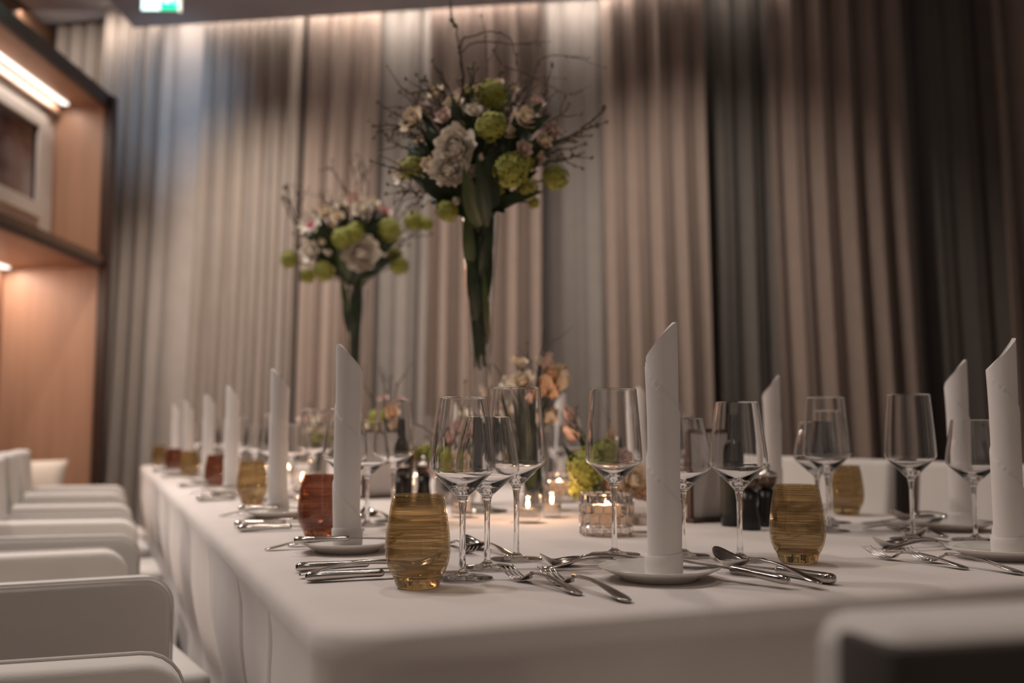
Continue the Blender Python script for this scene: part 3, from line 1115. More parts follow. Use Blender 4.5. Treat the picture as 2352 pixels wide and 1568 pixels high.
def setting(x, y, face, lay, tumbler, phrase, nap_rot, full=True, tum=None, plate=True, only=None, skip=()):
    f = Vector((math.cos(face), math.sin(face)))
    r = Vector((math.sin(face), -math.cos(face)))

    def P(a, b):
        q = Vector((x, y)) + f * a + r * b
        return q.x, q.y

    put('plate', *P(0.018 if lay is FRONT else 0, 0.004), Z, (0, 0, 0), 'small white side plate under the napkin, ' + phrase)
    put('napkin', *P(0, 0), Z + 0.0062, (0, 0, nap_rot), 'tall rolled white napkin standing on a plate, ' + phrase)
    for k, a, b in lay['glass']:
        if k in skip:
            continue
        put(k, *P(a, b), Z, (0, 0, random.uniform(0, 3)), {'tall': 'tallest of three clear wine glasses, ', 'short': 'shortest of three clear wine glasses, ', 'middle': 'middle-sized of three clear wine glasses, '}[k] + phrase)
    a, b = tum or lay['tumbler']
    put(tumbler, *P(a, b), Z, (0, 0, random.uniform(0, 3)), {'amber': 'amber brushed glass tumbler, ', 'copper': 'copper-red brushed glass tumbler, '}[tumbler] + phrase)
    for k, a, b, hd, lift, tilt, lab in lay['cut']:
        if not full and k not in ('knife', 'bknife'):
            continue
        put(k, *P(a, b), Z + lift, (0, R(tilt), face - R(hd)), lab + ', ' + phrase)


random.seed(3)
setting(0.616, 1.036, PI / 2, FRONT, 'amber', "left place at the table's near end", R(-52))
setting(1.160, 1.030, PI / 2, FRONT, 'amber', "right place at the table's near end", R(-40), skip=('middle',))
tt = [(-0.004, 0.374), (0.0, 0.434), (0.0, 0.43), (-0.01, 0.39), (-0.02, 0.37), (-0.03, 0.36)]
for i, y in enumerate(LY):
    setting(LX - 0.012 * max(0, i - 3), y, 0.0, LEFT, ('amber', 'copper')[i % 2], f"{ORD[i]} place on the table's left side", R((-165, -170, -160, -140, -165, -160)[i]), full=i < 3, tum=tt[i])
for i, y in enumerate(RY[:6]):
    setting(RX, y, PI, FRONT, ('amber', 'copper')[(i + (i > 1)) % 2] if i else 'amber', f"{ORD[i]} place on the table's right side", R((-60, -48, -120, -70, -20, -150)[i]), full=i < 2,
            tum=(-0.03, 0.335) if i == 0 else None)
put('amber', 0.270, 5.52, Z, (0, 0, 0), 'amber brushed glass tumbler alone at the far left table corner')


# ------------------------------------------------------------------ candles
def flame(parent, z, s=1.0):
    prof = [(0, 0), (0.0022 * s, 0.002 * s), (0.0033 * s, 0.006 * s), (0.0026 * s, 0.012 * s), (0.0012 * s, 0.017 * s), (0, 0.021 * s)]
    v, f = lathe(prof, 12)
    return obj('flame', mesh('flame', [(a, b, c + z) for a, b, c in v], f), 'flame', parent)


def candle_light(loc, p):
    l = bpy.data.lights.new('candle_lamp', 'POINT')
    l.energy = p
    l.color = (1.0, 0.56, 0.30)
    l.shadow_soft_size = 0.006
    o = bpy.data.objects.new('candle_lamp', l)
    C.objects.link(o)
    o.location = loc


def tealight(loc, label, lit=True, big=1.0, power=0.30):
    t = thing('tealight', label, 'candle', loc, 0, 'tealights in the glass holders')
    obj('cup', mesh('cup', *lathe([(0, 0), (0.0185 * big, 0), (0.0190 * big, 0.001), (0.0190 * big, 0.015), (0.0182 * big, 0.015), (0.0182 * big, 0.003), (0, 0.003)], 32), sharp=40), 'tin', t)
    obj('wax', mesh('wax', *lathe([(0, 0.004), (0.0178 * big, 0.004), (0.0178 * big, 0.0130), (0.012 * big, 0.0125), (0, 0.0122)], 32), sharp=40), 'wax', t)
    obj('wick', mesh('wick', *tube([(0, 0, 0.012), (0.0005, 0, 0.019)], 0.0007, 6)), 'wick', t)
    if lit:
        flame(t, 0.016)
        candle_light(Vector(loc) + Vector((0, 0, 0.040)), power)
    return t


def votive(x, y, r, h, label, tl_label, rim=0.9, power=0.30, lit=True):
    t = thing('votive_holder', label, 'candle holder', (x, y, Z), 0, 'clear glass votive holders on the table')
    th = 0.0022
    prof = [(0, 0), (r * 0.80, 0), (r * 0.92, 0.004), (r, h * 0.35), (r * 0.98, h * 0.7), (r * rim, h), (r * rim - th, h + 0.0006), (r * 0.98 - th, h * 0.7), (r - th, h * 0.35), (r * 0.85, 0.011), (0, 0.010)]
    obj('wall', mesh('wall', *lathe(prof, 40)), 'votiveglass', t)
    tealight((x, y, Z + 0.0115), tl_label, lit, power=power)
    return t


def crystal_votive(x, y, label, tl):
    t = thing('crystal_votive', label, 'candle holder', (x, y, Z), 0, 'cut crystal candle holders')
    r, h, n = 0.0455, 0.073, 16
    inner = [(0.0345, h - 0.0005), (0.0345, 0.018), (0.0, 0.0165)]
    # wall: a plain inner cup with rows of cut blocks standing proud around it
    prof = [(0, 0.0), (0.040, 0.0), (0.0415, 0.002), (0.0415, h - 0.001), (0.0405, h)] + inner
    obj('cup', mesh('cup', *lathe(prof, 48), sharp=40), 'votiveglass', t)
    fb = box_bm(-0.0030, 0.0040, -0.0078, 0.0078, -0.0080, 0.0080, 0.0026, 1)
    fm = bpy.data.meshes.new('facet')
    fb.to_mesh(fm)
    fb.free()
    for row in range(4):
        for i in range(n):
            a = 2 * PI * (i + 0.5 * (row % 2)) / n
            o = obj('facet', fm, 'facet', t)
            o.location = (0.0415 * math.cos(a), 0.0415 * math.sin(a), 0.0095 + row * 0.0178)
            o.rotation_euler = (0, 0, a)
    tc_ = thing('candle', tl, 'candle', (x, y, Z + 0.0185), 0, 'lit candles in crystal holders')
    obj('wax', mesh('wax', *lathe([(0, 0), (0.0285, 0), (0.0290, 0.001), (0.0290, 0.031), (0.0278, 0.0325), (0.0215, 0.031), (0.0180, 0.018), (0, 0.017)], 40)), 'wax', tc_)
    obj('wick', mesh('wick', *tube([(0, 0, 0.0165), (0.0005, 0, 0.023)], 0.0008, 6)), 'wick', tc_)
    flame(tc_, 0.021, 1.1)
    candle_light((x, y, Z + 0.0185 + 0.030), 2.6)


crystal_votive(0.800, 1.535, 'cut crystal candle holder behind the front wine glass', 'lit candle inside the nearest cut crystal holder')
crystal_votive(1.065, 2.300, 'cut crystal candle holder beside the low flower vases', 'lit candle inside the farther cut crystal holder')
votive(0.768, 1.800, 0.0260, 0.060, 'small round votive glass before the tall cream flower vase', 'lit tealight in the votive before the cream flower vase')
votive(0.860, 1.890, 0.0200, 0.050, 'tiny votive glass right of the cream flower vase', 'lit tealight in the tiny votive glass', power=0.22)
votive(0.690, 1.965, 0.0240, 0.055, 'votive glass left of the cream flower vase', 'lit tealight left of the cream flower vase')
votive(0.880, 1.560, 0.0230, 0.060, 'votive glass just behind the nearest standing napkin', 'unlit tealight just behind the nearest standing napkin', lit=False)
votive(0.560, 3.05, 0.0280, 0.065, 'votive glass between the second and third napkins on the left', 'lit tealight between the second and third napkins on the left', power=0.4)
votive(0.640, 3.95, 0.0280, 0.065, 'votive glass behind the third amber tumbler on the left', 'lit tealight behind the third amber tumbler on the left', power=0.4)
votive(0.70, 4.10, 0.0280, 0.065, 'votive glass at the far middle of the table', 'lit tealight at the far middle of the table', power=0.4)
votive(0.80, 2.70, 0.0260, 0.060, 'votive glass beside the small bouquet vase', 'lit tealight beside the small bouquet vase', power=0.35)


# ------------------------------------------------------------------ oil bottles, mills, menu stands
def oil_bottle(x, y, label):
    t = thing('oil_bottle', label, 'bottle', (x, y, Z), 0, 'dark oil bottles')
    obj('body', mesh('body', *lathe([(0, 0), (0.0215, 0), (0.0230, 0.002), (0.0230, 0.135), (0.0215, 0.147), (0.0150, 0.158), (0.0118, 0.166), (0.0118, 0.19), (0, 0.19)], 36)), 'oil', t)
    obj('cap', mesh('cap', *lathe([(0, 0.16), (0.0132, 0.16), (0.0132, 0.205), (0.0128, 0.2075), (0, 0.2075)], 30), sharp=40), 'black', t)
    lb = obj('label', mesh('label', *lathe([(0.0231, 0.022), (0.0234, 0.023), (0.0234, 0.112), (0.0231, 0.113)], 36)), 'label', t)
    ring = []
    for i in range(17):
        a = 2 * PI * i / 16
        th = -PI / 2 - YAW * 0 + 0.28 * math.cos(a)
        ring.append((0.0237 * math.cos(th), 0.0237 * math.sin(th), 0.078 + 0.0065 * math.sin(a)))
    obj('label_ring', mesh('label_ring', *tube(ring, 0.0005, 5)), 'labelprint', lb)
    bar = [(0.0237 * math.cos(-PI / 2 + q), 0.0237 * math.sin(-PI / 2 + q), 0.056) for q in (-0.4, -0.2, 0, 0.2, 0.4)]
    obj('label_line', mesh('label_line', *tube(bar, 0.0006, 5)), 'labelprint', lb)


def mill(x, y, label, h=0.112):
    t = thing('spice_mill', label, 'spice mill', (x, y, Z), 0, 'black hourglass spice mills')
    k = h / 0.112
    obj('base', mesh('base', *lathe([(0, 0), (0.0195, 0), (0.0205, 0.002), (0.0185, 0.022), (0.0145, 0.045 * k), (0.0170, 0.066 * k), (0, 0.066 * k)], 36)), 'black', t)
    obj('glass_body', mesh('glass_body', *lathe([(0.0168, 0.0665 * k), (0.0205, 0.092 * k), (0.0195, 0.092 * k), (0.0160, 0.0680 * k)], 36, True)), 'mill_glass', t)
    obj('pepper', mesh('pepper', *lathe([(0, 0.067 * k), (0.0155, 0.0675 * k), (0.0168, 0.078 * k), (0, 0.079 * k)], 24)), 'bud', t)
    obj('lid', mesh('lid', *lathe([(0, 0.0922 * k), (0.0208, 0.0922 * k), (0.0205, 0.098 * k), (0.012, 0.102 * k), (0.0065, 0.104 * k), (0.0085, 0.110 * k), (0.0060, 0.116 * k), (0, 0.117 * k)], 36)), 'tin', t)


oil_bottle(1.098, 1.592, 'tall dark oil bottle beside the right menu stand')
mill(1.082, 1.520, 'black spice mill in front of the right oil bottle')
mill(1.150, 1.560, 'black spice mill right of the right oil bottle')
oil_bottle(0.680, 2.370, 'tall dark oil bottle beside the left menu stand')
mill(0.725, 2.345, 'black spice mill right of the left oil bottle')
mill(0.655, 2.300, 'black spice mill in front of the left oil bottle')


def menu(x, y, rz, label):
    t = thing('menu_stand', label, 'menu', (x, y, Z), rz, 'menu stands with white cards')
    w, h = 0.105, 0.178
    obj('side_rail', box_bm(-w / 2 - 0.008, -w / 2, -0.007, 0.007, 0, h, 0.0015, 1), 'frame_wood', t)
    obj('side_rail', box_bm(w / 2, w / 2 + 0.008, -0.007, 0.007, 0, h, 0.0015, 1), 'frame_wood', t)
    obj('foot_rail', box_bm(-w / 2 - 0.012, w / 2 + 0.012, -0.016, 0.016, 0, 0.008, 0.0015, 1), 'frame_wood', t)
    obj('top_rail', box_bm(-w / 2, w / 2, -0.006, 0.006, h - 0.004, h + 0.003, 0.0012, 1), 'frame_wood', t)
    obj('card', box_bm(-w / 2, w / 2, -0.0015, 0.0015, 0.0085, h - 0.005, 0, 1), 'paper', t)


menu(1.112, 1.690, R(14), 'dark framed menu card beside the right oil bottle')
menu(0.690, 2.610, R(16), 'dark framed menu card beside the left oil bottle')


# ------------------------------------------------------------------ flowers
def petal(L, w, curl, cup, n=4, m=3, tip=0.6):
    """petal rooted at the origin, growing along +x, bending up by curl"""
    vs, fs = [], []
    for i in range(n + 1):
        s = i / n
        ww = w * (math.sin(PI * (0.10 + 0.90 * s) ** tip) ** 0.7 if s < 1 else 0.25)
        ang = curl * s
        x = L * (math.sin(ang) / curl if abs(curl) > 1e-3 else s)
        z = L * ((1 - math.cos(ang)) / curl if abs(curl) > 1e-3 else 0)
        for j in range(m + 1):
            t = -1 + 2 * j / m
            vs.append(Vector((x, ww * t, z + cup * ww * t * t)))
    for i in range(n):
        for j in range(m):
            a = i * (m + 1) + j
            fs.append((a, a + 1, a + m + 2, a + m + 1))
    return vs, fs


def rose_mesh(seed, layers=5, openness=1.0, ruffle=0.0, petals=6):
    """layered flower of unit radius, facing +z"""
    rnd = random.Random(seed)
    parts = []
    for l in range(layers):
        q = l / max(1, layers - 1)                       # 0 outer .. 1 inner
        k = max(3, int(petals * (1 - 0.35 * q)))
        for i in range(k):
            a = 2 * PI * (i + 0.5 * (l % 2)) / k + rnd.uniform(-.15, .15)
            L = (1.05 - 0.45 * q) * rnd.uniform(0.92, 1.05)
            v, f = petal(L, (0.50 - 0.16 * q) * rnd.uniform(.9, 1.1), 0.9 + 0.9 * q, 0.25)
            tilt = -(0.10 + 1.15 * q) / openness
            Rm = Matrix.Rotation(a, 3, 'Z') @ Matrix.Rotation(tilt, 3, 'Y')
            out = []
            for p in v:
                p2 = Rm @ p
                if ruffle:
                    p2 = p2 + Vector((rnd.uniform(-1, 1), rnd.uniform(-1, 1), rnd.uniform(-1, 1))) * ruffle * min(1, p.x)
                out.append(p2 + Vector((0, 0, -0.35 + 0.10 * q)))
            parts.append((out, f))
    v, f = lathe([(0, -0.62), (0.14, -0.55), (0.26, -0.38), (0.30, -0.2), (0.2, 0.05), (0, 0.12)], 10)
    parts.append(([Vector(p) for p in v], f))
    return join(*parts)


def ball_mesh(seed, n=110):
    """round head of small four-petalled florets, unit radius"""
    rnd = random.Random(seed)
    parts = []
    v, f = lathe([(0, -0.66)] + [(0.66 * math.cos(R(b)), 0.66 * math.sin(R(b))) for b in range(-70, 80, 20)] + [(0, 0.66)], 14)
    parts.append(([Vector(p) for p in v], f))
    for k in range(n):
        z = 1 - 2 * (k + 0.5) / n
        a = k * 2.39996
        r = math.sqrt(1 - z * z)
        d = Vector((r * math.cos(a), r * math.sin(a), z))
        q = d.to_track_quat('Z', 'Y').to_matrix() @ Matrix.Rotation(rnd.uniform(0, 3), 3, 'Z')
        c = d * rnd.uniform(0.70, 1.02)
        s = rnd.uniform(0.20, 0.30)
        vs = [Vector((0, 0, 0))]
        fs = []
        for i in range(4):
            b = PI / 2 * i
            for (x, y, h) in ((0.62, -0.38, 0.25), (1.05, 0.0, 0.15), (0.62, 0.38, 0.25)):
                vs.append(Matrix.Rotation(b, 3, 'Z') @ Vector((x * s, y * s, h * s)))
            o = 1 + 3 * i
            fs.append((0, o, o + 1, o + 2))
        parts.append(([q @ p + c for p in vs], fs))
    return join(*parts)


def tulip_mesh(seed):
    rnd = random.Random(seed)
    parts = []
    for l in range(2):
        for i in range(3):
            a = 2 * PI * (i + 0.5 * l) / 3 + rnd.uniform(-.1, .1)
            v, f = petal(1.75, 0.62 - 0.06 * l, 0.75, 0.42, 6, 4, 0.75)
            Rm = Matrix.Rotation(a, 3, 'Z') @ Matrix.Translation((0.10, 0, 0)).to_3x3() @ Matrix.Rotation(-R(62), 3, 'Y')
            out = []
            for p in v:
                p = p.copy()
                s = p.x / 1.75
                p2 = Matrix.Rotation(-R(48 + 18 * l), 3, 'Y') @ Vector((p.x, p.y, p.z))
                p2 = Vector((p2.x * 0.72 - 0.25 * max(0, s - 0.55), p2.y, p2.z))
                out.append(Matrix.Rotation(a, 3, 'Z') @ p2 + Vector((0, 0, -0.75)))
            parts.append((out, f))
    return join(*parts)


def daisy_mesh(seed):
    rnd = random.Random(seed)
    parts = []
    for l in range(2):
        for i in range(9):
            a = 2 * PI * (i + 0.5 * l) / 9 + rnd.uniform(-.1, .1)
            v, f = petal(1.0 - 0.12 * l, 0.34, 0.55, 0.25)
            Rm = Matrix.Rotation(a, 3, 'Z') @ Matrix.Rotation(-0.12 - 0.25 * l, 3, 'Y')
            parts.append(([Rm @ p + Vector((0, 0, -0.15)) for p in v], f))
    return join(*parts)


FM = {
    'rose': [mesh('rose', *rose_mesh(i, 5, 1.0)) for i in range(3)],
    'peony': [mesh('peony', *rose_mesh(20 + i, 8, 1.15, 0.07, 9)) for i in range(2)],
    'viburnum': [mesh('viburnum', *ball_mesh(i)) for i in range(2)],
    'tulip': [mesh('tulip', *tulip_mesh(i)) for i in range(2)],
    'gerbera': [mesh('gerbera', *daisy_mesh(i)) for i in range(2)],
}
FMC = {}


def flower(kind, parent, pos, rad, facing, mat, seed=0):
    key = (kind, seed % len(FM[kind]), mat)
    if key not in FMC:
        me = FM[kind][seed % len(FM[kind])].copy()
        me.materials.clear()
        me.materials.append(M[mat])
        FMC[key] = me
    o = bpy.data.objects.new(kind, FMC[key])
    C.objects.link(o)
    o.parent = parent
    o.location = Vector(pos) - parent.location
    q = Vector(facing).to_track_quat('Z', 'Y')
    o.rotation_euler = (q.to_matrix() @ Matrix.Rotation(seed * 1.3, 3, 'Z')).to_euler()
    jr = random.Random(seed * 7 + 1)
    o.scale = (rad * jr.uniform(0.88, 1.1), rad * jr.uniform(0.88, 1.1), rad * jr.uniform(0.85, 1.0))
    if kind == 'gerbera':
        c = obj('flower_centre', mesh('flower_centre', *lathe([(0, -0.05), (0.26, -0.04), (0.24, 0.10), (0.12, 0.17), (0, 0.19)], 12)), 'pink', o)
    return o


def leaf(parent, base, tip, width, mat, bend=0.15, nrm=None, name='leaf'):
    base, tip = Vector(base), Vector(tip)
    ax_ = tip - base
    L = ax_.length
    ax_.normalize()
    nn = Vector(nrm) if nrm else (Vector((0, 0, EYE + 0.6)) - base)
    sd = ax_.cross(nn).normalized()
    nn = sd.cross(ax_).normalized()
    n = 8
    vs, fs = [], []
    for i in range(n + 1):
        s = i / n
        w = width * math.sin(PI * min(1, 0.04 + 0.96 * s) ** 0.75) ** 0.9
        c = base + ax_ * (L * s) + nn * (bend * L * math.sin(PI * s * 0.9))
        for j, tt_ in enumerate((-1, -0.5, 0, 0.5, 1)):
            vs.append(c + sd * (w * tt_) + nn * (0.30 * w * abs(tt_)) - parent.location)
    for i in range(n):
        for j in range(4):
            a = i * 5 + j
            fs.append((a, a + 1, a + 6, a + 5))
    return obj(name, mesh(name, vs, fs), mat, parent)


def smooth_path(pts, sub=6):
    pts = [Vector(p) for p in pts]
    out = []
    for i in range(len(pts) - 1):
        p0 = pts[max(0, i - 1)]
        p1, p2 = pts[i], pts[i + 1]
        p3 = pts[min(len(pts) - 1, i + 2)]
        for k in range(sub):
            t = k / sub
            out.append(0.5 * ((2 * p1) + (p2 - p0) * t + (2 * p0 - 5 * p1 + 4 * p2 - p3) * t * t + (3 * p1 - p0 - 3 * p2 + p3) * t ** 3))
    out.append(pts[-1])
    return out


def stem(parent, pts, r, mat='stem', name='stem', taper=0.85):
    p = smooth_path(pts, 5)
    rs = [r * (1 - (1 - taper) * k / (len(p) - 1)) for k in range(len(p))]
    return obj(name, mesh(name, *tube([q - parent.location for q in p], rs, 7)), mat, parent)


def twig(parent, pts, r, seed, buds=6, side=3, budr=1.0):
    rnd = random.Random(seed)
    p = smooth_path(pts, 6)
    for k in range(1, len(p) - 1):
        p[k] = p[k] + Vector((rnd.uniform(-1, 1), rnd.uniform(-1, 1), rnd.uniform(-1, 1))) * r * 0.8
    parts = [tube([q - parent.location for q in p], [r * (1 - 0.7 * k / len(p)) for k in range(len(p))], 6)]
    bparts = []
    for s in range(side):
        k = rnd.randint(len(p) // 3, len(p) - 2)
        d = (p[k + 1] - p[k]).normalized()
        sv = d.cross(Vector((rnd.uniform(-1, 1), rnd.uniform(-1, 1), rnd.uniform(-1, 1)))).normalized()
        L = rnd.uniform(0.025, 0.06)
        q = [p[k], p[k] + (d * 0.5 + sv * 0.6) * L * 0.5, p[k] + (d + sv * 0.7) * L]
        parts.append(tube([x - parent.location for x in q], [r * 0.6, r * 0.45, r * 0.25], 5))
        bparts.append(q[-1])
    for b in range(buds):
        bparts.append(p[rnd.randint(len(p) // 3, len(p) - 1)] + Vector((rnd.uniform(-1, 1), rnd.uniform(-1, 1), rnd.uniform(-1, 1))) * r * 1.2)
    o = obj('twig', mesh('twig', *join(*parts)), 'twig', parent)
    if bparts:
        bl = []
        for c in bparts:
            s = r * rnd.uniform(1.2, 2.1) * budr
            v, f = lathe([(0, -s), (s * 0.75, -s * 0.2), (s * 0.55, s * 0.7), (0, s * 1.4)], 6)
            qm = Vector((rnd.uniform(-1, 1), rnd.uniform(-1, 1), 1)).to_track_quat('Z', 'Y').to_matrix()
            bl.append(([qm @ Vector(q) + c - parent.location for q in v], f))
        b_ = obj('buds', mesh('buds', *join(*bl)), 'bud', o)
        b_['kind'] = 'stuff'
    return o


def flute_vase(x, y, h, r_top, label, grp):
    t = thing('flute_vase', label, 'vase', (x, y, Z), 0, grp)
    th = 0.0028
    out = []
    for k in range(21):
        q = k / 20
        out.append((0.0185 + (r_top - 0.0185) * (0.30 * q + 0.70 * q ** 2.2), 0.020 + (h - 0.020) * q))
    prof = out + [(out[-1][0] - th / 2, h + 0.001)] + [(r - th, z) for r, z in reversed(out[1:])] + [(0.0, 0.045)]
    obj('flute', mesh('flute', *lathe([(0, 0.020)] + prof, 48), sharp=50), 'vaseglass', t)
    obj('foot', mesh('foot', *lathe([(0, 0), (0.060, 0), (0.062, 0.002), (0.060, 0.005), (0.030, 0.009), (0.019, 0.0195), (0, 0.0195)], 48)), 'stemglass', t)
    return t


# --- tall bouquet
D1 = 2.19
v1 = Vector((0.768, 2.072))
flute_vase(v1.x, v1.y, 0.66, 0.043, 'tall clear glass flute vase carrying the larger bouquet', 'tall flute vases')
b1 = thing('bouquet', 'large tall bouquet of cream blooms, lime viburnum and bare twigs', 'bouquet', (v1.x, v1.y, Z + 0.66), 0, 'tall bouquets in flute vases')
neck1 = Vector((v1.x, v1.y, Z + 0.645))
mid1 = Vector((v1.x, v1.y, Z + 0.36))


def stems_to(parent, pos, neck, mid, rnd, r=0.0026, mat='stem'):
    j = lambda s: Vector((rnd.uniform(-s, s), rnd.uniform(-s, s), 0))
    n2 = neck + j(0.024)
    m2 = mid + j(0.014) + Vector((0, 0, rnd.uniform(-0.05, 0.06)))
    stem(parent, [m2, (m2 + n2) / 2 + j(0.008), n2, n2.lerp(pos, 0.5) + Vector((0, 0, 0.02)), pos], r, mat)


rnd = random.Random(11)
FL1 = [  # kind, px, py, radius px, depth offset, colour
    ('peony', 1046, 342, 50, -0.10, 'white_petal'), ('peony', 1030, 388, 40, -0.11, 'white_petal'),
    ('viburnum', 1130, 218, 33, -0.05, 'viburnum'), ('viburnum', 1128, 290, 33, -0.12, 'viburnum'), ('viburnum', 1172, 392, 38, -0.12, 'viburnum'),
    ('viburnum', 1200, 372, 24, -0.09, 'viburnum'), ('viburnum', 1276, 408, 30, -0.02, 'viburnum'), ('viburnum', 946, 386, 27, -0.03, 'viburnum'), ('viburnum', 1028, 484, 26, -0.08, 'viburnum'),
    ('viburnum', 1212, 432, 24, -0.04, 'viburnum'), ('viburnum', 1226, 466, 13, -0.02, 'viburnum'), ('viburnum', 1080, 215, 20, 0.05, 'viburnum'),
    ('rose', 945, 276, 31, -0.06, 'cream'), ('rose', 1040, 238, 25, -0.02, 'cream'), ('rose', 1088, 252, 20, -0.07, 'white_petal'), ('rose', 1018, 266, 18, -0.08, 'blush'),
    ('rose', 1212, 272, 30, -0.08, 'cream'), ('rose', 1266, 302, 26, -0.03, 'blush'), ('rose', 1250, 322, 20, -0.07, 'cream'), ('rose', 1204, 341, 19, -0.11, 'blush'),
    ('rose', 922, 396, 28, 0.0, 'white_petal'), ('rose', 982, 376, 17, -0.08, 'cream'), ('tulip', 1048, 461, 13, -0.10, 'white_petal'), ('rose', 1100, 204, 18, 0.02, 'cream'),
    ('rose', 1146, 188, 12, 0.02, 'cream'), ('rose', 1070, 290, 22, 0.04, 'cream'), ('rose', 1160, 250, 22, 0.06, 'blush'), ('rose', 965, 330, 22, 0.05, 'cream'),
    ('rose', 1000, 212, 22, 0.02, 'cream'), ('rose', 1062, 212, 20, 0.05, 'blush'), ('rose', 1168, 302, 18, -0.06, 'cream'), ('rose', 1236, 352, 20, -0.02, 'cream'), ('rose', 1092, 312, 20, -0.02, 'blush'),
    ('rose', 1085, 392, 16, -0.06, 'white_petal'), ('rose', 1006, 345, 22, -0.02, 'cream'), ('viburnum', 1150, 440, 20, -0.02, 'viburnum'), ('rose', 1235, 235, 18, 0.02, 'blush'), ('rose', 968, 248, 18, 0.02, 'blush'),
    ('rose', 1180, 205, 14, 0.04, 'cream'), ('tulip', 1105, 360, 12, -0.13, 'white_petal'), ('rose', 1000, 300, 16, 0.03, 'white_petal'),
]
for i, (k, x, y, r, dd, m_) in enumerate(FL1):
    D = D1 + dd
    p = at(x, y, D)
    ctr = at(1110, 400, D1)
    face = (p - ctr).normalized() * 0.8 - FWD * 0.75
    flower(k, b1, p, r * D / F_PX * (1.08 if k == 'viburnum' else 1.30), face, m_, i)
    stems_to(b1, p - face.normalized() * (r * D / F_PX * 0.5), neck1, mid1, rnd)
LV1 = [  # base px, tip px, half width px, depth offset, material
    (1090, 500, 935, 400, 22, -0.06, 'leaf'), (1085, 490, 985, 345, 20, -0.03, 'leaf'), (1100, 520, 1062, 385, 22, -0.13, 'leaf_light'), (1118, 520, 1095, 350, 15, -0.14, 'leaf'),
    (1125, 500, 1125, 330, 24, -0.10, 'leaf'), (1110, 500, 1160, 300, 22, -0.04, 'leaf'), (1120, 480, 1210, 455, 16, -0.10, 'leaf'), (1140, 470, 1250, 440, 14, -0.05, 'leaf'),
    (1090, 470, 1010, 420, 20, -0.09, 'leaf'), (1060, 330, 1000, 250, 14, -0.05, 'leaf'), (1180, 320, 1268, 265, 18, -0.09, 'leaf'), (1010, 330, 965, 300, 12, -0.09, 'leaf'),
    (1100, 420, 1080, 270, 25, 0.02, 'leaf'), (1140, 430, 1190, 330, 25, 0.02, 'leaf'), (1060, 430, 960, 350, 22, 0.03, 'leaf'), (1150, 400, 1260, 330, 20, 0.03, 'leaf'),
    (1080, 620, 1070, 470, 14, -0.04, 'leaf_light'), (1105, 640, 1135, 480, 12, -0.03, 'leaf'), (1095, 735, 1075, 560, 13, -0.02, 'leaf'), (1122, 780, 1108, 600, 7, -0.02, 'leaf_light'),
    (1085, 700, 1090, 520, 16, 0.0, 'leaf'), (1110, 700, 1125, 520, 16, 0.01, 'leaf'), (1130, 300, 1150, 235, 12, -0.02, 'leaf'), (1225, 260, 1250, 235, 9, -0.10, 'leaf'),
]
for (x0, y0, x1, y1, w, dd, m_) in LV1:
    leaf(b1, at(x0, y0, D1 + dd * 0.6), at(x1, y1, D1 + dd), w * D1 / F_PX, m_, 0.10)
TW1 = [
    ([(1085, 430, 0), (1050, 290, -.04), (1052, 240, -.05), (1064, 195, -.05), (1056, 130, -.05), (1048, 70, -.05), (1037, 32, -.05)], 5.0),
    ([(1064, 195, -.05), (1058, 100, -.05), (1088, 82, -.05), (1130, 73, -.04), (1170, 88, -.03), (1184, 130, -.02), (1190, 160, -.02)], 3.2),
    ([(1060, 120, -.05), (1080, 102, -.04), (1120, 95, -.02), (1180, 102, .0), (1230, 97, .0), (1268, 95, .0)], 2.6),
    ([(1160, 330, 0), (1215, 210, .02), (1235, 145, .02), (1270, 127, .02), (1310, 130, .02), (1348, 137, .02)], 2.6),
    ([(1120, 330, .05), (1118, 160, .05), (1115, 90, .05), (1105, 30, .05)], 2.2),
    ([(1140, 320, .05), (1150, 170, .05), (1180, 160, .05), (1240, 185, .05), (1300, 215, .05), (1340, 210, .05)], 2.4),
    ([(1060, 330, .02), (1030, 230, .0), (1005, 206, .0), (960, 212, .0), (930, 218, .0)], 4.2),
    ([(1005, 206, .0), (998, 194, -.01), (990, 186, -.01)], 3.0),
    ([(1055, 350, .0), (1010, 290, -.03), (985, 252, -.04), (960, 240, -.04), (920, 250, -.04)], 3.6),
    ([(1040, 400, .02), (960, 320, .0), (920, 292, .0), (880, 288, .0), (858, 290, .0)], 4.4),
    ([(920, 292, .0), (905, 300, .0), (898, 320, .0)], 3.2),
    ([(1130, 450, .0), (1210, 360, -.04), (1290, 322, -.04), (1345, 290, -.03), (1375, 262, -.03), (1390, 246, -.03)], 5.6),
    ([(1150, 440, .02), (1230, 370, .0), (1290, 345, .02), (1350, 332, .02)], 4.2),
    ([(1150, 430, -.02), (1230, 345, -.06), (1290, 330, -.06), (1330, 300, -.05), (1360, 290, -.05)], 4.0),
    ([(1060, 460, .0), (985, 440, .02), (960, 465, .02), (930, 475, .02)], 3.4),
    ([(1040, 420, -.04), (960, 380, -.05), (940, 430, -.05), (925, 445, -.05)], 3.4),
    ([(1120, 400, -.06), (1150, 330, -.10), (1165, 285, -.10), (1172, 250, -.09)], 4.0),
    ([(1110, 400, -.05), (1135, 340, -.09), (1140, 310, -.09), (1180, 280, -.08)], 4.0),
    ([(1100, 420, -.03), (1080, 320, -.08), (1060, 285, -.08), (1030, 250, -.07)], 3.6),
]
for i, (pts, r) in enumerate(TW1):
    twig(b1, [at(x, y, D1 + dd) for x, y, dd in pts], r * D1 / F_PX * 0.75, 100 + i, 5, 2 if i not in (1, 7, 10) else 0)

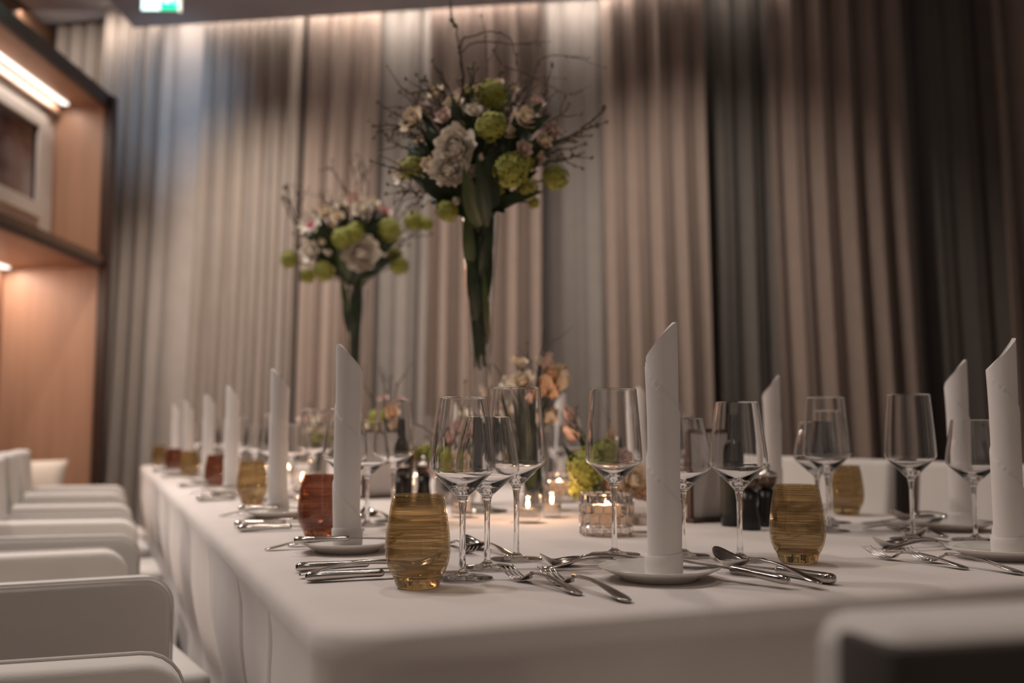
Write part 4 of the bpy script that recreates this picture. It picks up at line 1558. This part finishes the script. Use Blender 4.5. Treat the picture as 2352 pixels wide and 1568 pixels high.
def filler(parent, cx, cy, rx, ry, D, n, seed, s=1.0):
    rf = random.Random(seed)
    for i in range(n):
        a, q = rf.uniform(0, 2 * PI), math.sqrt(rf.uniform(0.02, 1))
        x, y = cx + rx * q * math.cos(a), cy - ry * q * math.sin(a)
        dd = rf.uniform(-0.06, 0.09)
        b = at(cx + (x - cx) * 0.55, cy + 60 * s + (y - cy) * 0.45, D + dd * 0.5)
        leaf(parent, b, at(x, y, D + dd), rf.uniform(9, 17) * s * D / F_PX, rf.choice(['leaf', 'leaf', 'leaf', 'leaf_light']), rf.uniform(0.05, 0.2))
    for i in range(n // 3):
        a = rf.uniform(0.1, PI - 0.1)
        q = rf.uniform(0.75, 1.15)
        x, y = cx + rx * q * math.cos(a), cy - ry * q * math.sin(a)
        dd = rf.uniform(-0.08, 0.08)
        twig(parent, [at(cx, cy + 70 * s, D), at((x + cx) / 2 + rf.uniform(-15, 15), (y + cy) / 2, D + dd * 0.7), at(x, y, D + dd)], 4.2 * s * D / F_PX * 0.5, seed + 50 + i, 5, 2)


filler(b1, 1105, 345, 185, 160, D1, 84, 900)
for i, (x, y) in enumerate([(905, 255), (935, 205), (975, 180), (1015, 165), (1075, 150), (1150, 140), (1215, 175), (1262, 205), (1310, 240), (1335, 300), (1345, 350), (890, 320), (880, 380), (915, 440)]):
    dd = (-0.07, 0.04, -0.03, 0.06)[i % 4]
    twig(b1, [at(1105, 440, D1), at(1105 + (x - 1105) * 0.5, 440 + (y - 440) * 0.62, D1 + dd * 0.7), at(1105 + (x - 1105) * 0.8, 440 + (y - 440) * 0.82, D1 + dd), at(x, y, D1 + dd)], 0.0030, 700 + i, 7, 4)
# --- small bouquet (farther along the table)
D2 = 3.37
v2 = Vector((0.782, 3.352))
flute_vase(v2.x, v2.y, 0.66, 0.045, 'tall clear glass flute vase carrying the smaller looking bouquet', 'tall flute vases')
b2 = thing('bouquet', 'farther tall bouquet with pink-centred white flowers and lime viburnum', 'bouquet', (v2.x, v2.y, Z + 0.66), 0, 'tall bouquets in flute vases')
neck2 = Vector((v2.x, v2.y, Z + 0.65))
mid2 = Vector((v2.x, v2.y, Z + 0.34))
FL2 = [
    ('gerbera', 713, 517, 25, -0.10, 'white_petal'), ('gerbera', 884, 486, 17, -0.02, 'blush'), ('rose', 832, 478, 24, -0.08, 'white_petal'), ('rose', 812, 458, 22, -0.03, 'blush'),
    ('rose', 852, 470, 20, -0.02, 'cream'), ('rose', 746, 488, 20, -0.04, 'cream'), ('rose', 776, 497, 16, -0.08, 'cream'), ('rose', 713, 577, 27, -0.08, 'white_petal'),
    ('peony', 830, 582, 40, -0.12, 'white_petal'), ('viburnum', 786, 548, 24, -0.14, 'viburnum'), ('viburnum', 814, 537, 23, -0.13, 'viburnum'), ('viburnum', 664, 596, 20, -0.06, 'viburnum'),
    ('viburnum', 706, 634, 17, -0.04, 'viburnum'), ('viburnum', 743, 622, 25, -0.08, 'viburnum'), ('viburnum', 896, 528, 25, -0.05, 'viburnum'), ('viburnum', 950, 508, 22, 0.02, 'viburnum'),
    ('viburnum', 978, 514, 17, 0.02, 'viburnum'), ('viburnum', 917, 610, 22, 0.0, 'viburnum'), ('viburnum', 905, 585, 18, 0.04, 'viburnum'), ('tulip', 740, 555, 10, -0.10, 'cream'),
    ('tulip', 755, 580, 9, -0.10, 'white_petal'), ('rose', 785, 470, 16, 0.04, 'white_petal'), ('rose', 868, 540, 18, 0.03, 'blush'), ('rose', 760, 520, 18, 0.05, 'cream'),
]
for i, (k, x, y, r, dd, m_) in enumerate(FL2):
    D = D2 + dd
    p = at(x, y, D)
    ctr = at(808, 610, D2)
    face = (p - ctr).normalized() * 0.8 - FWD * 0.75
    flower(k, b2, p, r * D / F_PX * (1.08 if k == 'viburnum' else 1.30), face, m_, i + 1)
    stems_to(b2, p - face.normalized() * (r * D / F_PX * 0.5), neck2, mid2, rnd, 0.003)
for (x0, y0, x1, y1, w, dd, m_) in [
    (800, 640, 770, 560, 12, -.10, 'leaf_light'), (800, 650, 745, 560, 11, -.05, 'leaf'), (812, 640, 840, 530, 12, -.03, 'leaf'), (815, 650, 880, 560, 10, -.04, 'leaf'),
    (790, 620, 690, 575, 9, -.04, 'leaf'), (810, 620, 800, 500, 14, 0.02, 'leaf'), (820, 600, 860, 500, 14, 0.02, 'leaf'), (780, 600, 740, 510, 13, 0.03, 'leaf'),
    (800, 760, 790, 650, 9, 0, 'leaf'), (808, 780, 815, 655, 9, 0, 'leaf'), (830, 640, 930, 580, 8, 0, 'leaf'), (850, 520, 880, 500, 9, -.06, 'leaf'), (800, 720, 783, 640, 8, -.02, 'leaf_light')]:
    leaf(b2, at(x0, y0, D2 + dd * 0.6), at(x1, y1, D2 + dd), w * D2 / F_PX, m_, 0.10)
for i, (pts, r) in enumerate([
    ([(800, 640, 0), (720, 560, .0), (680, 515, .0), (655, 475, .0), (650, 450, .0)], 3.4), ([(700, 540, .0), (675, 490, .0), (660, 440, .0), (655, 420, .0)], 3.0),
    ([(700, 535, .0), (685, 490, .0), (688, 450, .0), (690, 425, .0)], 2.6), ([(800, 600, .02), (800, 460, .0), (785, 425, .0), (770, 400, .0), (752, 383, .0)], 3.0),
    ([(810, 600, .03), (818, 440, .02), (812, 400, .02), (805, 370, .02)], 2.6), ([(815, 600, .03), (828, 440, .03), (838, 390, .03), (818, 350, .03)], 2.8),
    ([(830, 580, .03), (845, 440, .03), (842, 405, .03), (850, 380, .03)], 2.4), ([(740, 560, .03), (742, 470, .03), (738, 440, .03)], 2.4),
    ([(815, 640, .0), (880, 575, .0), (940, 545, .0), (992, 540, .0)], 3.4), ([(850, 600, .04), (920, 470, .04), (950, 430, .04), (975, 415, .04)], 2.6),
    ([(820, 620, .02), (900, 520, .02), (935, 480, .02), (950, 470, .02)], 2.6), ([(790, 620, -.02), (700, 590, -.04), (680, 560, -.04)], 3.0)]):
    twig(b2, [at(x, y, D2 + dd) for x, y, dd in pts], r * D2 / F_PX * 0.8, 200 + i, 4, 2)


filler(b2, 805, 545, 125, 95, D2, 60, 950, 0.66)
# --- small table vases
def cyl_vase(x, y, r, h, label, cat='vase'):
    t = thing('glass_vase', label, cat, (x, y, Z), 0, 'small clear flower vases')
    th = 0.0025
    obj('wall', mesh('wall', *lathe([(0, 0), (r * 0.96, 0), (r, 0.003), (r, h), (r - th / 2, h + 0.001), (r - th, h), (r - th, 0.010), (0, 0.008)], 44), sharp=40), 'vaseglass', t)
    return t


def posy(label, vx, vy, vh, D, flowers, leaves, twigs, seed, sr=0.0022):
    t = thing('posy', label, 'bouquet', (vx, vy, Z + vh), 0, 'small posies in clear vases')
    rnd = random.Random(seed)
    nk = Vector((vx, vy, Z + vh * 0.96))
    md = Vector((vx, vy, Z + 0.03))
    for i, (k, x, y, r, dd, m_) in enumerate(flowers):
        p = at(x, y, D + dd)
        face = (p - Vector((vx, vy, Z + vh * 0.6))).normalized() - FWD * 0.55
        flower(k, t, p, r * (D + dd) / F_PX * (1.75 if k == 'tulip' else 1.4 if k == 'rose' else 1.1), face, m_, i + seed)
        q = p - face.normalized() * (r * D / F_PX * 0.5)
        j = lambda s: Vector((rnd.uniform(-s, s), rnd.uniform(-s, s), 0))
        a, b = md + j(0.012), nk + j(0.015)
        stem(t, [a, (a + b) / 2, b, b.lerp(q, 0.5), q], sr)
    for (x0, y0, x1, y1, w, dd, m_) in leaves:
        leaf(t, at(x0, y0, D + dd * 0.5), at(x1, y1, D + dd), w * D / F_PX, m_, 0.12)
    for i, (pts, r) in enumerate(twigs):
        twig(t, [at(x, y, D + dd) for x, y, dd in pts], r * D / F_PX * 0.55, seed * 31 + i, 4, 1)
    return t


cyl_vase(0.930, 2.130, 0.030, 0.172, 'tall cylinder vase of cream tulips behind the wine glasses')
posy('posy of cream and peach tulips with dark stems in the cylinder vase', 0.930, 2.130, 0.172, 2.30, [
    ('tulip', 1264, 884, 30, -0.06, 'peach'), ('tulip', 1278, 870, 26, -0.02, 'cream'), ('rose', 1200, 875, 26, -0.03, 'cream'), ('rose', 1170, 880, 22, 0.0, 'white_petal'), ('tulip', 1228, 908, 18, -0.09, 'blush'),
    ('tulip', 1266, 956, 18, -0.03, 'cream'), ('rose', 1196, 832, 15, 0.02, 'cream'), ('tulip', 1258, 830, 14, 0.02, 'blush'), ('tulip', 1238, 828, 10, 0.0, 'white_petal'),
    ('tulip', 1118, 900, 15, 0.02, 'white_petal'), ('rose', 1160, 950, 20, 0.0, 'cream'), ('rose', 1145, 940, 14, 0.03, 'blush'), ('tulip', 1182, 825, 9, 0.0, 'white_petal')],
    [(1215, 1060, 1190, 880, 11, -.05, 'leaf'), (1222, 1080, 1236, 850, 10, -.05, 'leaf'), (1226, 1090, 1215, 900, 12, -.07, 'leaf'), (1212, 1090, 1125, 880, 9, 0.0, 'leaf'), (1230, 1090, 1250, 920, 11, -.04, 'leaf'),
     (1214, 1130, 1206, 960, 12, -.03, 'leaf'), (1228, 1130, 1240, 980, 11, -.02, 'leaf'), (1220, 1125, 1222, 960, 13, -.04, 'leaf_light'), (1210, 1100, 1175, 900, 9, 0.02, 'leaf')],
    [([(1222, 1080, 0), (1235, 860, 0), (1245, 790, 0), (1250, 752, 0)], 3.0), ([(1225, 1080, 0), (1240, 850, 0), (1258, 800, 0), (1272, 780, 0)], 2.6), ([(1215, 1080, 0), (1222, 870, 0), (1212, 810, 0), (1210, 785, 0)], 3.0),
     ([(1215, 1040, 0), (1150, 860, 0), (1110, 832, 0), (1085, 830, 0)], 2.6)], 40)
cyl_vase(1.000, 1.890, 0.046, 0.075, 'low round vase of roses behind the crystal candle holder')
posy('low posy of cream roses and lime viburnum behind the crystal candle holder', 1.000, 1.890, 0.075, 2.10, [
    ('viburnum', 1352, 1078, 46, -0.05, 'viburnum'), ('viburnum', 1385, 1040, 34, -0.02, 'viburnum'), ('viburnum', 1335, 1120, 26, -0.02, 'viburnum'), ('rose', 1455, 1105, 36, -0.06, 'cream'), ('rose', 1398, 1115, 24, -0.07, 'peach'),
    ('rose', 1446, 1052, 24, -0.02, 'blush'), ('rose', 1490, 1092, 26, -0.02, 'cream'), ('tulip', 1313, 992, 18, 0.02, 'blush'), ('tulip', 1308, 950, 14, 0.04, 'blush'), ('rose', 1405, 1010, 16, 0.05, 'cream'),
    ('tulip', 1400, 1000, 11, 0.03, 'peach'), ('rose', 1480, 1130, 20, -0.07, 'peach')],
    [(1350, 1120, 1290, 1015, 12, -.05, 'leaf'), (1375, 1150, 1372, 1090, 18, -.09, 'leaf'), (1400, 1150, 1420, 1060, 18, 0, 'leaf'), (1360, 1100, 1330, 990, 10, 0.03, 'leaf'), (1420, 1140, 1430, 1000, 12, 0.04, 'leaf')],
    [([(1380, 1120, 0), (1330, 1000, .02), (1322, 950, .02), (1330, 930, .02)], 2.8), ([(1400, 1110, 0), (1395, 1010, .02), (1400, 965, .02)], 2.4)], 50)
cyl_vase(0.800, 2.36, 0.040, 0.085, 'low vase of blush flowers seen through the left wine glasses')
posy('low posy of blush flowers and twigs seen through the left wine glasses', 0.800, 2.36, 0.085, 2.46, [
    ('rose', 1050, 985, 26, 0, 'blush'), ('rose', 1085, 1000, 24, 0.02, 'blush'), ('rose', 1020, 1010, 22, -0.02, 'blush'), ('viburnum', 1010, 1050, 24, -0.06, 'viburnum'), ('rose', 1045, 1060, 26, -0.06, 'cream'),
    ('viburnum', 975, 1040, 18, 0.0, 'viburnum'), ('rose', 1085, 1055, 26, -0.04, 'cream'), ('rose', 1000, 1075, 18, -0.07, 'blush'), ('rose', 1062, 950, 18, 0.03, 'white_petal'), ('rose', 1100, 965, 16, 0.04, 'blush')],
    [(1040, 1110, 1000, 1000, 14, -.03, 'leaf'), (1050, 1110, 1070, 1010, 14, -.03, 'leaf'), (1045, 1110, 1090, 1040, 12, -.05, 'leaf')],
    [([(1040, 1090, 0), (1010, 1020, 0), (985, 990, 0), (955, 972, 0)], 5.0), ([(1045, 1090, 0), (1040, 1000, -.03), (1060, 960, -.03), (1055, 930, -.03)], 5.0), ([(1050, 1080, 0), (1070, 1030, -.05), (1085, 1020, -.05), (1110, 1000, -.05)], 4.0),
     ([(1035, 1080, -.02), (1000, 1040, -.06), (990, 1010, -.06), (975, 1000, -.06)], 4.5)], 60)
cyl_vase(0.800, 2.93, 0.034, 0.130, 'vase of peach roses behind the left oil bottle')
posy('posy of peach roses with feathery twigs behind the left oil bottle', 0.800, 2.93, 0.13, 2.99, [
    ('rose', 898, 946, 22, -0.05, 'peach'), ('rose', 905, 975, 15, -0.04, 'cream'), ('viburnum', 866, 958, 20, 0, 'viburnum'), ('viburnum', 872, 990, 18, 0, 'viburnum'), ('rose', 920, 920, 13, 0.03, 'blush'), ('rose', 845, 975, 14, 0.02, 'cream'),
    ('rose', 880, 915, 12, 0.03, 'blush')],
    [(893, 1060, 905, 930, 9, 0, 'leaf'), (890, 1060, 870, 920, 9, 0, 'leaf'), (893, 1060, 925, 960, 9, 0, 'leaf')],
    [([(893, 1040, 0), (885, 900, 0), (878, 865, 0), (870, 850, 0)], 3.5), ([(895, 1040, 0), (910, 900, 0), (922, 870, 0), (930, 858, 0)], 3.5), ([(893, 1040, 0), (895, 900, 0), (900, 862, 0)], 3.0), ([(893, 1040, 0), (860, 930, 0), (845, 900, 0), (835, 885, 0)], 3.0)], 70)
cyl_vase(0.742, 3.72, 0.034, 0.120, 'vase of pale roses far along the table')
posy('posy of pale roses far along the table behind the second napkin', 0.742, 3.72, 0.12, 3.72, [
    ('rose', 700, 958, 16, 0, 'blush'), ('rose', 730, 965, 16, -.03, 'white_petal'), ('rose', 752, 955, 14, 0, 'blush'), ('rose', 742, 990, 14, -.04, 'cream'), ('rose', 715, 985, 13, -.03, 'cream'), ('viburnum', 728, 1005, 13, -.04, 'viburnum'),
    ('rose', 770, 970, 12, .03, 'blush'), ('viburnum', 757, 1000, 12, -.02, 'viburnum')],
    [(727, 1040, 705, 960, 7, 0, 'leaf'), (727, 1040, 745, 950, 7, 0, 'leaf')], [([(727, 1030, 0), (720, 950, 0), (712, 925, 0)], 2.5), ([(727, 1030, 0), (745, 950, 0), (757, 925, 0)], 2.5)], 80)
